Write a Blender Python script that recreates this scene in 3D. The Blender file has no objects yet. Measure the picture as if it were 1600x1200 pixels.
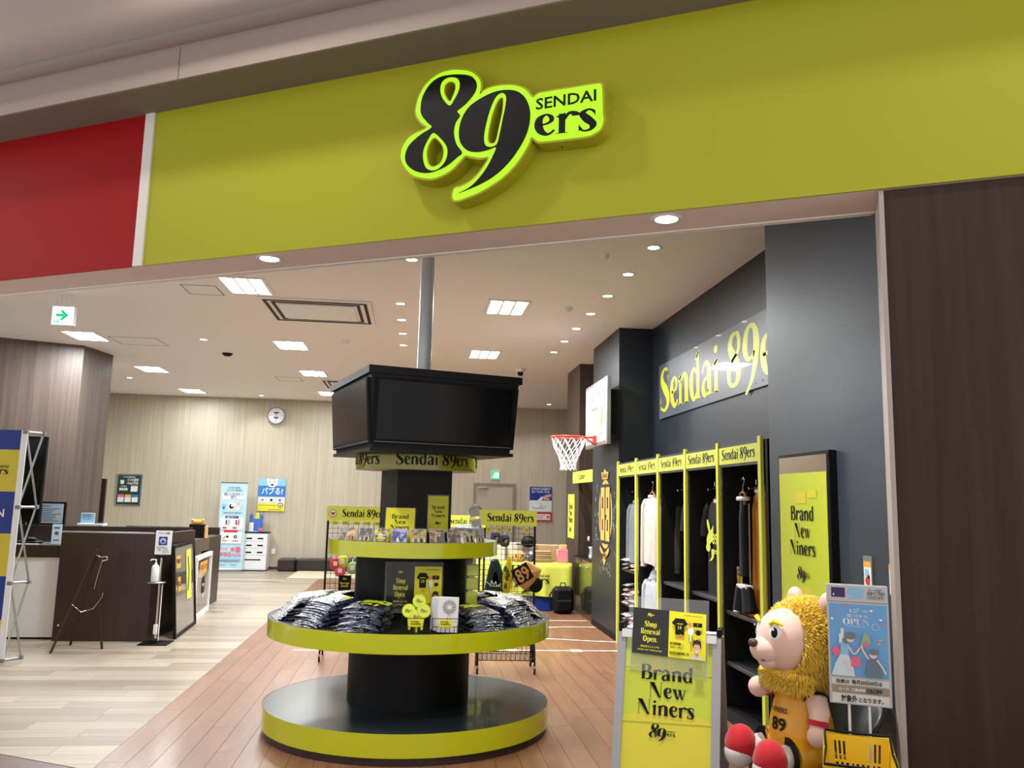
import bpy, math, random
from mathutils import Vector, Matrix
R = random.Random(7)
SC = bpy.context.scene
COL = SC.collection
PI = math.pi
def rad(d): return d * PI / 180

# ---------------------------------------------------------------- camera
cam_d = bpy.data.cameras.new('camera'); cam = bpy.data.objects.new('camera', cam_d); COL.objects.link(cam)
cam_d.sensor_width = 36; cam_d.sensor_fit = 'HORIZONTAL'; cam_d.lens = 36 * 1276.9 / 1600; cam_d.clip_start = .05; cam_d.clip_end = 100
pi_, ro_, ya_ = 0.14163628, 0.02305817, 0.11403202
fw = Vector((math.sin(ya_) * math.cos(pi_), math.cos(ya_) * math.cos(pi_), math.sin(pi_)))
r0 = Vector((math.cos(ya_), -math.sin(ya_), 0)); u0 = r0.cross(fw)
rv = math.cos(ro_) * r0 + math.sin(ro_) * u0; uv_ = -math.sin(ro_) * r0 + math.cos(ro_) * u0
m3 = Matrix((rv, uv_, -fw)).transposed()
cam.matrix_world = Matrix.Translation((0, 0, 1.6)) @ m3.to_4x4()
SC.camera = cam

# ---------------------------------------------------------------- exposure, world, the mall's downlights and an added fill lamp
SC.view_settings.view_transform = 'Standard'
SC.view_settings.look = 'None'
SC.view_settings.exposure = 0.32
SC.view_settings.gamma = 1
SC.view_settings.use_curve_mapping = False
W = bpy.data.worlds.new('mall'); SC.world = W; W.use_nodes = True
W.node_tree.nodes['Background'].inputs[0].default_value = (.97, .93, .90, 1)
W.node_tree.nodes['Background'].inputs[1].default_value = .90
def area(name, loc, rot, sx, sy, power, color=(1, .95, .88), spread=180, disk=False):
    d = bpy.data.lights.new(name, 'AREA'); d.energy = power; d.color = color
    d.shape = 'DISK' if disk else 'RECTANGLE'; d.size = sx
    if not disk: d.size_y = sy
    d.spread = rad(spread)
    o = bpy.data.objects.new(name, d); COL.objects.link(o); o.location = loc; o.rotation_euler = rot
    return o
def aim(o, t):
    o.rotation_euler = (Vector(t) - o.location).to_track_quat('-Z', 'Y').to_euler()
_FO = Vector((1.763, 3.374, 0)); _FU = Vector((.8863, -.4631, 0)); _FN = Vector((.4631, .8863, 0))
for u, n, z, pw, sz, tu, tz in ((-3.0, -1.22, 5.42, 20, .34, -2.4, 3.3), (1.75, -1.22, 5.42, 17, .3, 1.6, 3.0), (-6.2, -1.22, 5.42, 9, .2, -5.4, 3.2)):
    P = _FO + _FU * u + _FN * n + Vector((0, 0, z)); l = area('mall_downlight', P, (0, 0, 0), sz, sz, pw, (1, .94, .84), 150, disk=True)
    T = _FO + _FU * tu + Vector((0, 0, tz)); aim(l, T)
l = area('camera_side_fill', (-.4, -.9, 5.2), (0, 0, 0), 3, 1.2, 18, (1, .93, .87)); aim(l, (.6, 3.6, 1.6))  # unseen fill lamp added above and behind the camera to brighten the shop front

# ---------------------------------------------------------------- colours and materials
def lin(c):
    return tuple((x / 255 / 12.92) if x / 255 <= .04045 else ((x / 255 + .055) / 1.055) ** 2.4 for x in c) + (1,)
MATS = {}
def pm(name, c, rough=.5, metal=0, coat=0, em=None, es=0, alpha=1, trans=0, spec=.5, bump=0, bscale=40, var=0, vscale=3, sheen=0, ior=1.45):
    if name in MATS: return MATS[name]
    m = bpy.data.materials.new(name); m.use_nodes = True; MATS[name] = m
    nt = m.node_tree; b = nt.nodes['Principled BSDF']
    b.inputs['Base Color'].default_value = lin(c); b.inputs['Roughness'].default_value = rough
    b.inputs['Metallic'].default_value = metal; b.inputs['Coat Weight'].default_value = coat
    b.inputs['Specular IOR Level'].default_value = spec; b.inputs['Alpha'].default_value = alpha
    b.inputs['Transmission Weight'].default_value = trans; b.inputs['Sheen Weight'].default_value = sheen; b.inputs['IOR'].default_value = ior
    if em: b.inputs['Emission Color'].default_value = lin(em); b.inputs['Emission Strength'].default_value = es
    if bump or var:
        tc = nt.nodes.new('ShaderNodeNewGeometry'); nz = nt.nodes.new('ShaderNodeTexNoise')
        nz.inputs['Scale'].default_value = bscale if bump else vscale; nz.inputs['Detail'].default_value = 3
        nt.links.new(tc.outputs['Position'], nz.inputs['Vector'])
        if bump:
            bp = nt.nodes.new('ShaderNodeBump'); bp.inputs['Strength'].default_value = bump; bp.inputs['Distance'].default_value = .01
            nt.links.new(nz.outputs['Fac'], bp.inputs['Height']); nt.links.new(bp.outputs['Normal'], b.inputs['Normal'])
            if coat: nt.links.new(bp.outputs['Normal'], b.inputs['Coat Normal'])
        if var:
            n2 = nt.nodes.new('ShaderNodeTexNoise'); n2.inputs['Scale'].default_value = vscale
            nt.links.new(tc.outputs['Position'], n2.inputs['Vector'])
            rp = nt.nodes.new('ShaderNodeValToRGB'); l0 = lin(c)
            rp.color_ramp.elements[0].position = .3; rp.color_ramp.elements[1].position = .7
            rp.color_ramp.elements[0].color = tuple(x * (1 - var) for x in l0[:3]) + (1,)
            rp.color_ramp.elements[1].color = tuple(min(1, x * (1 + var)) for x in l0[:3]) + (1,)
            nt.links.new(n2.outputs['Fac'], rp.inputs[0]); nt.links.new(rp.outputs[0], b.inputs['Base Color'])
    return m
def grain(name, c0, c1, scale=(9, 9, .35), rough=.45, rand=0, bump=.0, coat=0, d=4, spec=.5, line=None):
    """wood-grain laminate: noise stretched along one world axis; rand = tone change from piece to piece"""
    if name in MATS: return MATS[name]
    m = bpy.data.materials.new(name); m.use_nodes = True; MATS[name] = m
    nt = m.node_tree; N = nt.nodes.new; L = nt.links.new; b = nt.nodes['Principled BSDF']
    g = N('ShaderNodeNewGeometry'); mp = N('ShaderNodeMapping'); mp.inputs['Scale'].default_value = scale
    L(g.outputs['Position'], mp.inputs[0])
    vec = mp.outputs[0]
    oi = N('ShaderNodeObjectInfo')
    at = N('ShaderNodeAttribute'); at.attribute_name = 'tone'
    ad = N('ShaderNodeMath'); ad.operation = 'ADD'; L(at.outputs['Fac'], ad.inputs[0])
    if rand:
        L(oi.outputs['Random'], ad.inputs[1])
    else: ad.inputs[1].default_value = 0
    fr = N('ShaderNodeMath'); fr.operation = 'FRACT'; L(ad.outputs[0], fr.inputs[0])
    if rand:
        va = N('ShaderNodeVectorMath'); va.operation = 'ADD'; mu = N('ShaderNodeVectorMath'); mu.operation = 'SCALE'; mu.inputs[0].default_value = (17, 23, 31)
        L(fr.outputs[0], mu.inputs['Scale']); L(vec, va.inputs[0]); L(mu.outputs[0], va.inputs[1]); vec = va.outputs[0]
    nz = N('ShaderNodeTexNoise'); nz.inputs['Scale'].default_value = 1; nz.inputs['Detail'].default_value = d; nz.inputs['Distortion'].default_value = .6
    nz.inputs['Roughness'].default_value = .62
    L(vec, nz.inputs['Vector'])
    m1 = N('ShaderNodeMath'); m1.operation = 'MULTIPLY_ADD'; m1.inputs[1].default_value = 1.9; m1.inputs[2].default_value = -.45
    L(nz.outputs['Fac'], m1.inputs[0])
    if rand:
        m2 = N('ShaderNodeMath'); m2.operation = 'MULTIPLY_ADD'; m2.inputs[1].default_value = rand; L(fr.outputs[0], m2.inputs[0]); 
        m3_ = N('ShaderNodeMath'); m3_.operation = 'MULTIPLY_ADD'; m3_.inputs[1].default_value = 1 - rand; m3_.inputs[2].default_value = 0
        L(m1.outputs[0], m3_.inputs[0]); L(m3_.outputs[0], m2.inputs[2]); src = m2.outputs[0]
    else: src = m1.outputs[0]
    mx = N('ShaderNodeMix'); mx.data_type = 'RGBA'; mx.clamp_factor = True
    mx.inputs[6].default_value = lin(c0); mx.inputs[7].default_value = lin(c1)
    L(src, mx.inputs[0]); L(mx.outputs[2], b.inputs['Base Color'])
    b.inputs['Roughness'].default_value = rough; b.inputs['Coat Weight'].default_value = coat; b.inputs['Coat Roughness'].default_value = .15
    b.inputs['Specular IOR Level'].default_value = spec
    if bump:
        bp = N('ShaderNodeBump'); bp.inputs['Strength'].default_value = bump; bp.inputs['Distance'].default_value = .004
        L(nz.outputs['Fac'], bp.inputs['Height']); L(bp.outputs['Normal'], b.inputs['Normal'])
    return m

M_lime = pm('lime_panel', (172, 172, 40), .45, spec=.35)
M_limeS = pm('lime_sign', (218, 226, 84), .4)
M_limeG = pm('lime_gloss_band', (190, 196, 22), .16, coat=.6)
M_yel = pm('bright_yellow_print', (226, 222, 40), .4)
M_red = pm('red_panel', (156, 10, 16), .4, spec=.25)
M_white = pm('white_paint', (228, 226, 222), .5)
M_cream = pm('pinkish_white_soffit', (238, 220, 212), .6)
M_ceil = pm('ceiling_white', (244, 242, 240), .8)
M_mallceil = pm('mall_ceiling_beige', (158, 143, 136), .75)
M_black = pm('matt_black', (14, 15, 17), .5, spec=.25)
M_deep = pm('deep_black', (7, 7, 8), .55, spec=.25)
M_navyb = pm('charcoal_blue_wall', (54, 62, 73), .42, var=.08, vscale=2)
M_wallblk = pm('charcoal_wall', (32, 37, 44), .42)
M_ink = pm('black_print', (13, 13, 13), .55, spec=.3)
M_screen = pm('screen_glass', (4, 4, 5), .16, spec=.28)
M_metal = pm('brushed_aluminium', (178, 180, 186), .32, metal=.9)
M_chrome = pm('chrome', (210, 212, 216), .15, metal=1)
M_plwhite = pm('white_plastic', (232, 233, 236), .35)
M_glass = pm('clear_acrylic', (240, 245, 246), .05, alpha=.07, coat=.3)
M_grey = pm('grey_plastic', (120, 120, 122), .4)
M_wire = pm('black_wire', (18, 18, 18), .4, metal=.3)
M_oak = grain('pale_oak_laminate', (172, 162, 142), (200, 191, 173), (26, 26, .55), .5, d=5)
M_walnut = grain('dark_walnut_laminate', (48, 36, 30), (82, 64, 54), (22, 22, .5), .42)
M_walnutP = grain('grey_walnut_laminate', (70, 58, 51), (104, 89, 79), (22, 22, .4), .42)
M_counter = grain('espresso_laminate', (38, 25, 21), (56, 39, 33), (30, 30, .3), .38)
M_fl = grain('pale_plank', (124, 110, 96), (184, 171, 153), (.7, 14, 1), .42, rand=.55, coat=.15)
M_fb = grain('reddish_court_plank', (106, 70, 49), (146, 104, 78), (10, 1.1, 1), .36, rand=.16, coat=.2)

# ---------------------------------------------------------------- mesh builder
class MB:
    def __init__(s): s.v = []; s.f = []; s.m = []; s.sm = []; s.mats = []; s.tone = None
    def mi(s, mat):
        if mat not in s.mats: s.mats.append(mat)
        return s.mats.index(mat)
    def add(s, vs, fs, mat, smooth=False):
        o = len(s.v); k = s.mi(mat); s.v += [tuple(v) for v in vs]
        for f in fs: s.f.append(tuple(i + o for i in f)); s.m.append(k); s.sm.append(smooth)
        return s
    def box(s, x0, y0, z0, x1, y1, z1, mat, bev=0, M=None):
        x0, x1 = min(x0, x1), max(x0, x1); y0, y1 = min(y0, y1), max(y0, y1); z0, z1 = min(z0, z1), max(z0, z1)
        if bev and min(x1 - x0, y1 - y0, z1 - z0) > 2.2 * bev:
            b = bev; vs = []; 
            for z, i in ((z0, b), (z0 + b, 0), (z1 - b, 0), (z1, b)):
                vs += [(x0 + i + (b if not i else 0), y0 + i, z), (x1 - i - (b if not i else 0), y0 + i, z), (x1 - i, y0 + i + (b if not i else 0), z), (x1 - i, y1 - i - (b if not i else 0), z),
                       (x1 - i - (b if not i else 0), y1 - i, z), (x0 + i + (b if not i else 0), y1 - i, z), (x0 + i, y1 - i - (b if not i else 0), z), (x0 + i, y0 + i + (b if not i else 0), z)]
            fs = [tuple(range(7, -1, -1)), tuple(range(24, 32))]
            for r in range(3):
                for j in range(8): fs.append((r * 8 + j, r * 8 + (j + 1) % 8, r * 8 + 8 + (j + 1) % 8, r * 8 + 8 + j))
        else:
            vs = [(x0, y0, z0), (x1, y0, z0), (x1, y1, z0), (x0, y1, z0), (x0, y0, z1), (x1, y0, z1), (x1, y1, z1), (x0, y1, z1)]
            fs = [(3, 2, 1, 0), (4, 5, 6, 7), (0, 1, 5, 4), (1, 2, 6, 5), (2, 3, 7, 6), (3, 0, 4, 7)]
        if M: vs = [M @ Vector(v) for v in vs]
        return s.add(vs, fs, mat)
    def prism(s, pts, z0, z1, mat, M=None, cap=True):
        n = len(pts); vs = [(x, y, z0) for x, y in pts] + [(x, y, z1) for x, y in pts]
        a = sum(pts[i][0] * pts[(i + 1) % n][1] - pts[(i + 1) % n][0] * pts[i][1] for i in range(n))
        fs = [(i, (i + 1) % n, n + (i + 1) % n, n + i) for i in range(n)]
        if cap: fs += [tuple(range(n - 1, -1, -1)), tuple(range(n, 2 * n))]
        if a < 0: fs = [tuple(reversed(f)) for f in fs]
        if M: vs = [M @ Vector(v) for v in vs]
        return s.add(vs, fs, mat)
    def tube(s, path, r, mat, n=8, closed=False, cap=True, rs=None):
        P = [Vector(p) for p in path]; vs = []; k = len(P)
        prev = None
        for i, p in enumerate(P):
            if closed: t = P[(i + 1) % k] - P[i - 1]
            else: t = P[min(i + 1, k - 1)] - P[max(i - 1, 0)]
            t.normalize()
            if prev is None:
                a = Vector((0, 0, 1)) if abs(t.z) < .9 else Vector((1, 0, 0)); u = t.cross(a).normalized()
            else: u = (prev - t * prev.dot(t)).normalized()
            prev = u; w = t.cross(u); rr = rs[i] if rs else r
            for j in range(n):
                a = 2 * PI * j / n; vs.append(p + (u * math.cos(a) + w * math.sin(a)) * rr)
        fs = []
        for i in range(k if closed else k - 1):
            for j in range(n):
                a = i * n + j; b = i * n + (j + 1) % n; c = ((i + 1) % k) * n + (j + 1) % n; d = ((i + 1) % k) * n + j
                fs.append((a, b, c, d))
        s.add(vs, fs, mat, n > 4)
        if cap and not closed:
            s.add(vs[:n], [tuple(range(n - 1, -1, -1))], mat); s.add(vs[-n:], [tuple(range(n))], mat)
        return s
    def lathe(s, prof, mat, n=48, c=(0, 0, 0), sx=1, sy=1, smooth=True, M=None, a0=0, a1=2 * PI):
        """prof: list of (r,z)"""
        full = abs(a1 - a0 - 2 * PI) < 1e-6; k = len(prof); m = n if full else n + 1; vs = []
        for i in range(m):
            a = a0 + (a1 - a0) * i / n
            for r, z in prof: vs.append(Vector((c[0] + r * math.cos(a) * sx, c[1] + r * math.sin(a) * sy, c[2] + z)))
        if M: vs = [M @ v for v in vs]
        fs = []
        for i in range(n):
            for j in range(k - 1):
                a = i * k + j; b = ((i + 1) % m) * k + j; fs.append((a, b, b + 1, a + 1))
        return s.add(vs, fs, mat, smooth)
    def ball(s, c, r, mat, n=14, M=None, sup=1):
        """ellipsoid; r = (rx,ry,rz)"""
        if not hasattr(r, '__len__'): r = (r, r, r)
        vs = []; m = n // 2 + 2
        for i in range(m + 1):
            t = -PI / 2 + PI * i / m
            for j in range(n):
                a = 2 * PI * j / n; vs.append(Vector((r[0] * math.cos(t) * math.cos(a), r[1] * math.cos(t) * math.sin(a), r[2] * math.sin(t))))
        vs = [(M @ v if M else v) + Vector(c) for v in vs]
        fs = [(i * n + j, i * n + (j + 1) % n, (i + 1) * n + (j + 1) % n, (i + 1) * n + j) for i in range(m) for j in range(n)]
        return s.add(vs, fs, mat, True)
    def poly(s, pts, mat, holes=None):
        return s.add(pts, [tuple(range(len(pts)))], mat)
    def build(s, name, parent=None, loc=None, rot=None):
        me = bpy.data.meshes.new(name); me.from_pydata(s.v, [], s.f)
        for m in s.mats: me.materials.append(m)
        me.polygons.foreach_set('material_index', s.m); me.polygons.foreach_set('use_smooth', s.sm)
        if s.tone is not None:
            at = me.attributes.new('tone', 'FLOAT', 'FACE'); at.data.foreach_set('value', s.tone)
        me.update()
        o = bpy.data.objects.new(name, me); COL.objects.link(o)
        if parent: o.parent = parent
        if loc: o.location = loc
        if rot: o.rotation_euler = rot
        return o
def tag(o, label=None, cat=None, group=None, kind=None):
    if label: o['label'] = label
    if cat: o['category'] = cat
    if group: o['group'] = group
    if kind: o['kind'] = kind
    return o
def thing(name, label, cat, loc=(0, 0, 0), rz=0, group=None, rot=None):
    o = bpy.data.objects.new(name, None); COL.objects.link(o); o.empty_display_size = .1
    o.location = loc; o.rotation_euler = rot or (0, 0, rz); return tag(o, label, cat, group)
def struct(o): o['kind'] = 'structure'; return o
def dup(root, label, loc=None, rz=None, group=None):
    r = root.copy(); COL.objects.link(r)
    if loc: r.location = loc
    if rz is not None: r.rotation_euler = (0, 0, rz)
    r['label'] = label
    if group: r['group'] = group
    for ch in list(root.children):
        c = ch.copy(); COL.objects.link(c); c.parent = r
        for g in ch.children:
            d = g.copy(); COL.objects.link(d); d.parent = c
    return r

# ---------------------------------------------------------------- lettering: a high-contrast display face drawn as strokes
def crom(pts, n=7):
    out = []; k = len(pts)
    for i in range(k - 1):
        p0 = pts[max(i - 1, 0)]; p1 = pts[i]; p2 = pts[i + 1]; p3 = pts[min(i + 2, k - 1)]
        for j in range(n):
            t = j / n; out.append(tuple(.5 * (2 * b + (c - a) * t + (2 * a - 5 * b + 4 * c - d) * t * t + (-a + 3 * b - 3 * c + d) * t ** 3) for a, b, c, d in zip(p0, p1, p2, p3)))
    out.append(tuple(pts[-1])); return out
def stroke(pts, n=7, add=.046):
    P = crom(pts, n); q = []; L = []; Rr = []
    for i, (x, y, w) in enumerate(P):
        a = P[max(i - 1, 0)]; b = P[min(i + 1, len(P) - 1)]; dx, dy = b[0] - a[0], b[1] - a[1]; d = math.hypot(dx, dy) or 1
        w = (max(w, .012) * .98 + add) if add else abs(w); L.append((x - dy / d * w / 2, y + dx / d * w / 2)); Rr.append((x + dy / d * w / 2, y - dx / d * w / 2))
    for i in range(len(P) - 1): q.append([Rr[i], Rr[i + 1], L[i + 1], L[i]])
    return q
def rc(x0, y0, x1, y1): return [[(x0, y0), (x1, y0), (x1, y1), (x0, y1)]]
def stem(x, y1, w=.14, foot=True, top=True):
    q = rc(x, 0, x + w, y1)
    if foot: q += rc(x - .05, 0, x + w + .05, .022)
    if top: q += [[(x - .07, y1 - .09), (x, y1 - .13), (x + w, y1 - .02), (x + w, y1 + .03)]]
    return q
G = {}
G['S'] = (.60, stroke([(.50, .84, .01), (.42, .97, .02), (.27, 1.0, .035), (.12, .87, .11), (.15, .68, .16), (.32, .5, .2), (.46, .32, .16), (.47, .14, .1), (.3, .0, .03), (.14, .03, .015), (.05, .18, .01)]) + [[(.5, 1.0), (.44, .93), (.51, .68), (.52, .68)], [(.03, 0), (.11, .06), (.045, .32), (.03, .32)]])
G['e'] = (.46, stroke([(.1, .36, .01), (.25, .37, .02), (.37, .46, .05), (.36, .6, .06), (.26, .69, .02), (.13, .58, .1), (.1, .36, .14), (.15, .14, .12), (.27, .02, .06), (.37, .06, .02), (.43, .15, .012)]))
G['n'] = (.60, stem(.06, .66) + stroke([(.17, .48, .02), (.25, .63, .04), (.36, .65, .08), (.445, .54, .13), (.45, .3, .14), (.45, 0, .14)]) + rc(.33, 0, .57, .022))
G['h'] = (.60, stem(.06, 1.02) + stroke([(.17, .48, .02), (.25, .63, .04), (.36, .65, .08), (.445, .54, .13), (.45, .3, .14), (.45, 0, .14)]) + rc(.33, 0, .57, .022))
G['d'] = (.57, stroke([(.36, .58, .02), (.24, .68, .03), (.12, .54, .11), (.1, .33, .14), (.14, .12, .11), (.24, .0, .03), (.37, .12, .02)]) + rc(.36, 0, .5, 1.0) + [[(.29, .88), (.36, .86), (.5, 1.0), (.5, 1.05)]] + rc(.5, 0, .55, .03))
G['a'] = (.54, stroke([(.07, .5, .01), (.13, .62, .03), (.25, .69, .06), (.37, .58, .12), (.385, .4, .14), (.385, 0, .14)]) + stroke([(.32, .38, .01), (.17, .32, .04), (.1, .18, .11), (.15, .04, .08), (.25, .02, .02), (.33, .12, .015)]) + rc(.45, 0, .51, .03))
G['i'] = (.29, stem(.07, .66) + [[(.14 + .085 * math.cos(a * PI / 6), .88 + .085 * math.sin(a * PI / 6)) for a in range(12)]])
G['l'] = (.29, stem(.07, 1.02))
G['r'] = (.45, stem(.06, .66) + stroke([(.18, .46, .02), (.25, .62, .04), (.33, .66, .07), (.41, .6, .12), (.42, .54, .1)]))
G['s'] = (.42, stroke([(.35, .58, .01), (.28, .68, .02), (.19, .69, .03), (.1, .58, .1), (.2, .38, .16), (.31, .2, .12), (.28, .05, .05), (.18, .0, .02), (.09, .03, .012), (.04, .14, .01)]) + [[(.35, .69), (.31, .64), (.355, .48), (.37, .48)], [(.02, 0), (.08, .05), (.035, .22), (.02, .22)]])
G['8'] = (.58, stroke([(.34, 1.0, .03), (.2, .95, .08), (.13, .78, .13), (.22, .6, .17), (.36, .42, .19), (.45, .24, .14), (.38, .06, .08), (.25, 0, .03), (.11, .06, .06), (.07, .22, .1), (.13, .4, .06), (.26, .52, .02), (.42, .62, .04), (.47, .78, .08), (.44, .94, .07), (.34, 1.0, .03)]))
G['9'] = (.60, stroke([(.3, .39, .02), (.17, .42, .07), (.1, .64, .14), (.17, .9, .1), (.3, 1.0, .03), (.44, .92, .1), (.5, .68, .16), (.46, .35, .14), (.36, .06, .08), (.22, -.14, .03), (.1, -.24, .01)]) + stroke([(.3, .39, .02), (.36, .42, .03), (.42, .5, .02)]))
G['B'] = (.66, rc(.07, 0, .24, 1) + rc(.02, 0, .36, .025) + rc(.02, .975, .36, 1) + stroke([(.3, .985, .03), (.44, .95, .07), (.5, .77, .14), (.42, .56, .06), (.24, .525, .03)]) + stroke([(.24, .525, .03), (.42, .52, .04), (.55, .4, .13), (.55, .18, .14), (.44, .03, .05), (.3, .012, .03)]))
G['P'] = (.62, rc(.07, 0, .24, 1) + rc(.02, 0, .32, .025) + rc(.02, .975, .36, 1) + stroke([(.3, .985, .03), (.46, .94, .08), (.52, .73, .15), (.44, .5, .06), (.24, .46, .03)]))
G['R'] = (.68, G['P'][1] + stroke([(.3, .47, .05), (.42, .3, .15), (.54, .1, .16), (.64, 0, .1)]))
G['N'] = (.80, rc(.1, 0, .125, 1) + rc(.03, 0, .2, .022) + [[(.03, 1), (.24, 1), (.68, 0), (.58, 0)], [(.1, 1), (.3, 1), (.68, 0), (.56, 0)]] + rc(.655, 0, .68, 1) + rc(.58, .978, .76, 1))
G['w'] = (.72, [[(.02, .66), (.2, .66), (.32, 0), (.24, 0)], [(.27, 0), (.32, 0), (.42, .5), (.39, .56)], [(.3, .66), (.47, .66), (.56, 0), (.5, 0)], [(.53, 0), (.57, 0), (.7, .66), (.66, .66)]] + rc(0, .64, .25, .66) + rc(.6, .64, .75, .66))
G['o'] = (.52, stroke([(.25, .69, .03), (.12, .56, .12), (.1, .34, .14), (.14, .1, .11), (.25, 0, .03), (.38, .12, .12), (.4, .34, .14), (.37, .57, .11), (.25, .69, .03)]))
G['O'] = (.76, stroke([(.37, 1, .03), (.16, .82, .15), (.12, .5, .18), (.16, .18, .15), (.37, 0, .03), (.58, .18, .15), (.62, .5, .18), (.58, .82, .15), (.37, 1, .03)]))
G['p'] = (.57, rc(.07, -.28, .21, .64) + rc(.02, -.28, .28, -.26) + stroke([(.2, .56, .02), (.32, .68, .04), (.45, .54, .12), (.47, .33, .13), (.43, .1, .1), (.32, 0, .03), (.2, .1, .02)]))
G['C'] = (.64, stroke([(.56, .78, .01), (.48, .95, .02), (.35, 1, .03), (.16, .84, .14), (.12, .5, .18), (.17, .15, .14), (.36, 0, .03), (.5, .06, .02), (.57, .22, .01)]) + [[(.57, 1), (.51, .93), (.565, .68), (.585, .68)]])
G['E'] = (.6, rc(.07, 0, .23, 1) + rc(.02, 0, .55, .03) + rc(.02, .97, .53, 1) + rc(.2, .5, .42, .53) + [[(.5, .03), (.55, .03), (.56, .25), (.545, .25)], [(.49, .97), (.53, .97), (.54, .75), (.525, .75)]])
G['W'] = (1.0, [[(.02, 1), (.2, 1), (.42, 0), (.34, 0)], [(.38, 0), (.42, 0), (.56, .8), (.53, .85)], [(.42, 1), (.6, 1), (.78, 0), (.7, 0)], [(.74, 0), (.78, 0), (.96, 1), (.93, 1)]])
G['A'] = (.7, [[(.06, 0), (.09, 0), (.35, 1), (.31, 1)], [(.27, 1), (.37, 1), (.66, 0), (.46, 0)]] + rc(.17, .28, .5, .31))
G['L'] = (.56, rc(.07, 0, .23, 1) + rc(.02, 0, .52, .03) + rc(.02, .97, .3, 1) + [[(.46, .03), (.52, .03), (.53, .28), (.515, .28)]])
G['.'] = (.2, [[(.1 + .07 * math.cos(a * PI / 4), .07 + .07 * math.sin(a * PI / 4)) for a in range(8)]])
G['J'] = (.4, rc(.16, .1, .3, 1) + stroke([(.23, .12, .14), (.18, -.03, .06), (.06, 0, .02)]))
def serif(txt, sx=1):
    x = 0; q = []
    for ch in txt:
        if ch == ' ': x += .3; continue
        w, g = G[ch]
        q += [[(x + a * sx, b) for a, b in p] for p in g]; x += (w + .005) * sx
    return q, x
_fc = {}
def sans(txt, bold=False):
    key = (txt, bold)
    if key in _fc: return _fc[key]
    cu = bpy.data.curves.new('t', 'FONT'); cu.body = txt; cu.size = 1; cu.fill_mode = 'FRONT'; cu.resolution_u = 2
    if bold: cu.offset = .022
    o = bpy.data.objects.new('t', cu); COL.objects.link(o)
    dg = bpy.context.evaluated_depsgraph_get(); me = bpy.data.meshes.new_from_object(o.evaluated_get(dg))
    v = [(a.co.x, a.co.y) for a in me.vertices]; f = [tuple(p.vertices) for p in me.polygons]
    bpy.data.objects.remove(o); bpy.data.curves.remove(cu); bpy.data.meshes.remove(me)
    q = [[v[i] for i in p] for p in f]; xs = [a for a, b in v] or [0]
    q = [[(a - min(xs), b) for a, b in p] for p in q]
    _fc[key] = (q, (max(xs) - min(xs))); return _fc[key]
LOGO = {
'outer':[(-224,358),(-163,336),(-120,297),(-105,259),(-108,214),(-110,199),(-72,222),(-18,230),(45,226),(99,212),(152,180),(186,135),(214,148),(248,152),(393,152),(525,151),(546,146),(552,130),(555,66),(557,-6),(561,-44),(548,-84),(519,-104),(479,-115),(363,-114),(253,-110),(219,-103),(185,-77),(171,-109),(151,-145),(109,-204),(40,-268),(-47,-317),(-127,-347),(-235,-366),(-238,-305),(-192,-295),(-129,-264),(-77,-210),(-45,-155),(-97,-150),(-152,-134),(-184,-127),(-215,-156),(-260,-195),(-315,-219),(-371,-229),(-428,-218),(-486,-197),(-532,-151),(-561,-92),(-557,-38),(-525,12),(-478,37),(-411,59),(-446,96),(-477,142),(-481,189),(-463,259),(-422,317),(-356,357),(-290,366)],
'b8':[(-213,329),(-162,311),(-133,281),(-125,244),(-140,206),(-180,163),(-216,138),(-234,124),(-217,97),(-241,61),(-249,8),(-233,-57),(-198,-110),(-225,-133),(-279,-170),(-335,-190),(-391,-198),(-453,-185),(-503,-154),(-531,-115),(-533,-69),(-513,-26),(-471,9),(-434,31),(-382,57),(-407,86),(-443,132),(-453,175),(-443,242),(-402,305),(-346,336),(-280,339)],
'c8a':[(-279,325),(-241,312),(-224,279),(-229,239),(-251,197),(-278,164),(-317,203),(-338,252),(-335,298),(-312,321)],
'h8a':[(-283,300),(-259,285),(-255,257),(-270,214),(-282,195),(-304,224),(-314,258),(-308,289)],
'c8b':[(-372,24),(-333,-7),(-293,-57),(-282,-99),(-294,-146),(-330,-181),(-373,-187),(-410,-162),(-427,-110),(-424,-57),(-399,-6)],
'h8b':[(-363,-7),(-331,-38),(-313,-72),(-312,-108),(-327,-146),(-364,-161),(-388,-147),(-402,-105),(-401,-60),(-384,-22)],
'b9':[(32,200),(91,187),(135,156),(162,113),(177,58),(174,-11),(153,-77),(116,-140),(65,-202),(-4,-258),(-92,-299),(-209,-331),(-146,-305),(-93,-260),(-50,-204),(-16,-139),(-8,-108),(-53,-117),(-107,-120),(-162,-106),(-200,-70),(-218,-23),(-217,39),(-196,99),(-156,146),(-89,180),(-26,198)],
'c9':[(19,187),(42,163),(41,114),(28,46),(12,-39),(-4,-93),(-44,-101),(-70,-80),(-75,-35),(-66,25),(-46,102),(-16,168)],
'h9':[(16,160),(22,144),(20,91),(2,-2),(-14,-70),(-38,-77),(-50,-56),(-47,-4),(-31,73),(-6,140)],
}
def lg(k): return [(a / 1000, b / 1000) for a, b in LOGO[k]]
def smooth_closed(P, n=5):
    Q = [P[-1]] + P + [P[0], P[1]]; out = []
    for i in range(1, len(Q) - 2):
        p0, p1, p2, p3 = Q[i - 1], Q[i], Q[i + 1], Q[i + 2]
        for j in range(n):
            t = j / n; out.append(tuple(.5 * (2 * b + (c - a) * t + (2 * a - 5 * b + 4 * c - d) * t * t + (-a + 3 * b - 3 * c + d) * t ** 3) for a, b, c, d in zip(p0, p1, p2, p3)))
    return out
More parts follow.
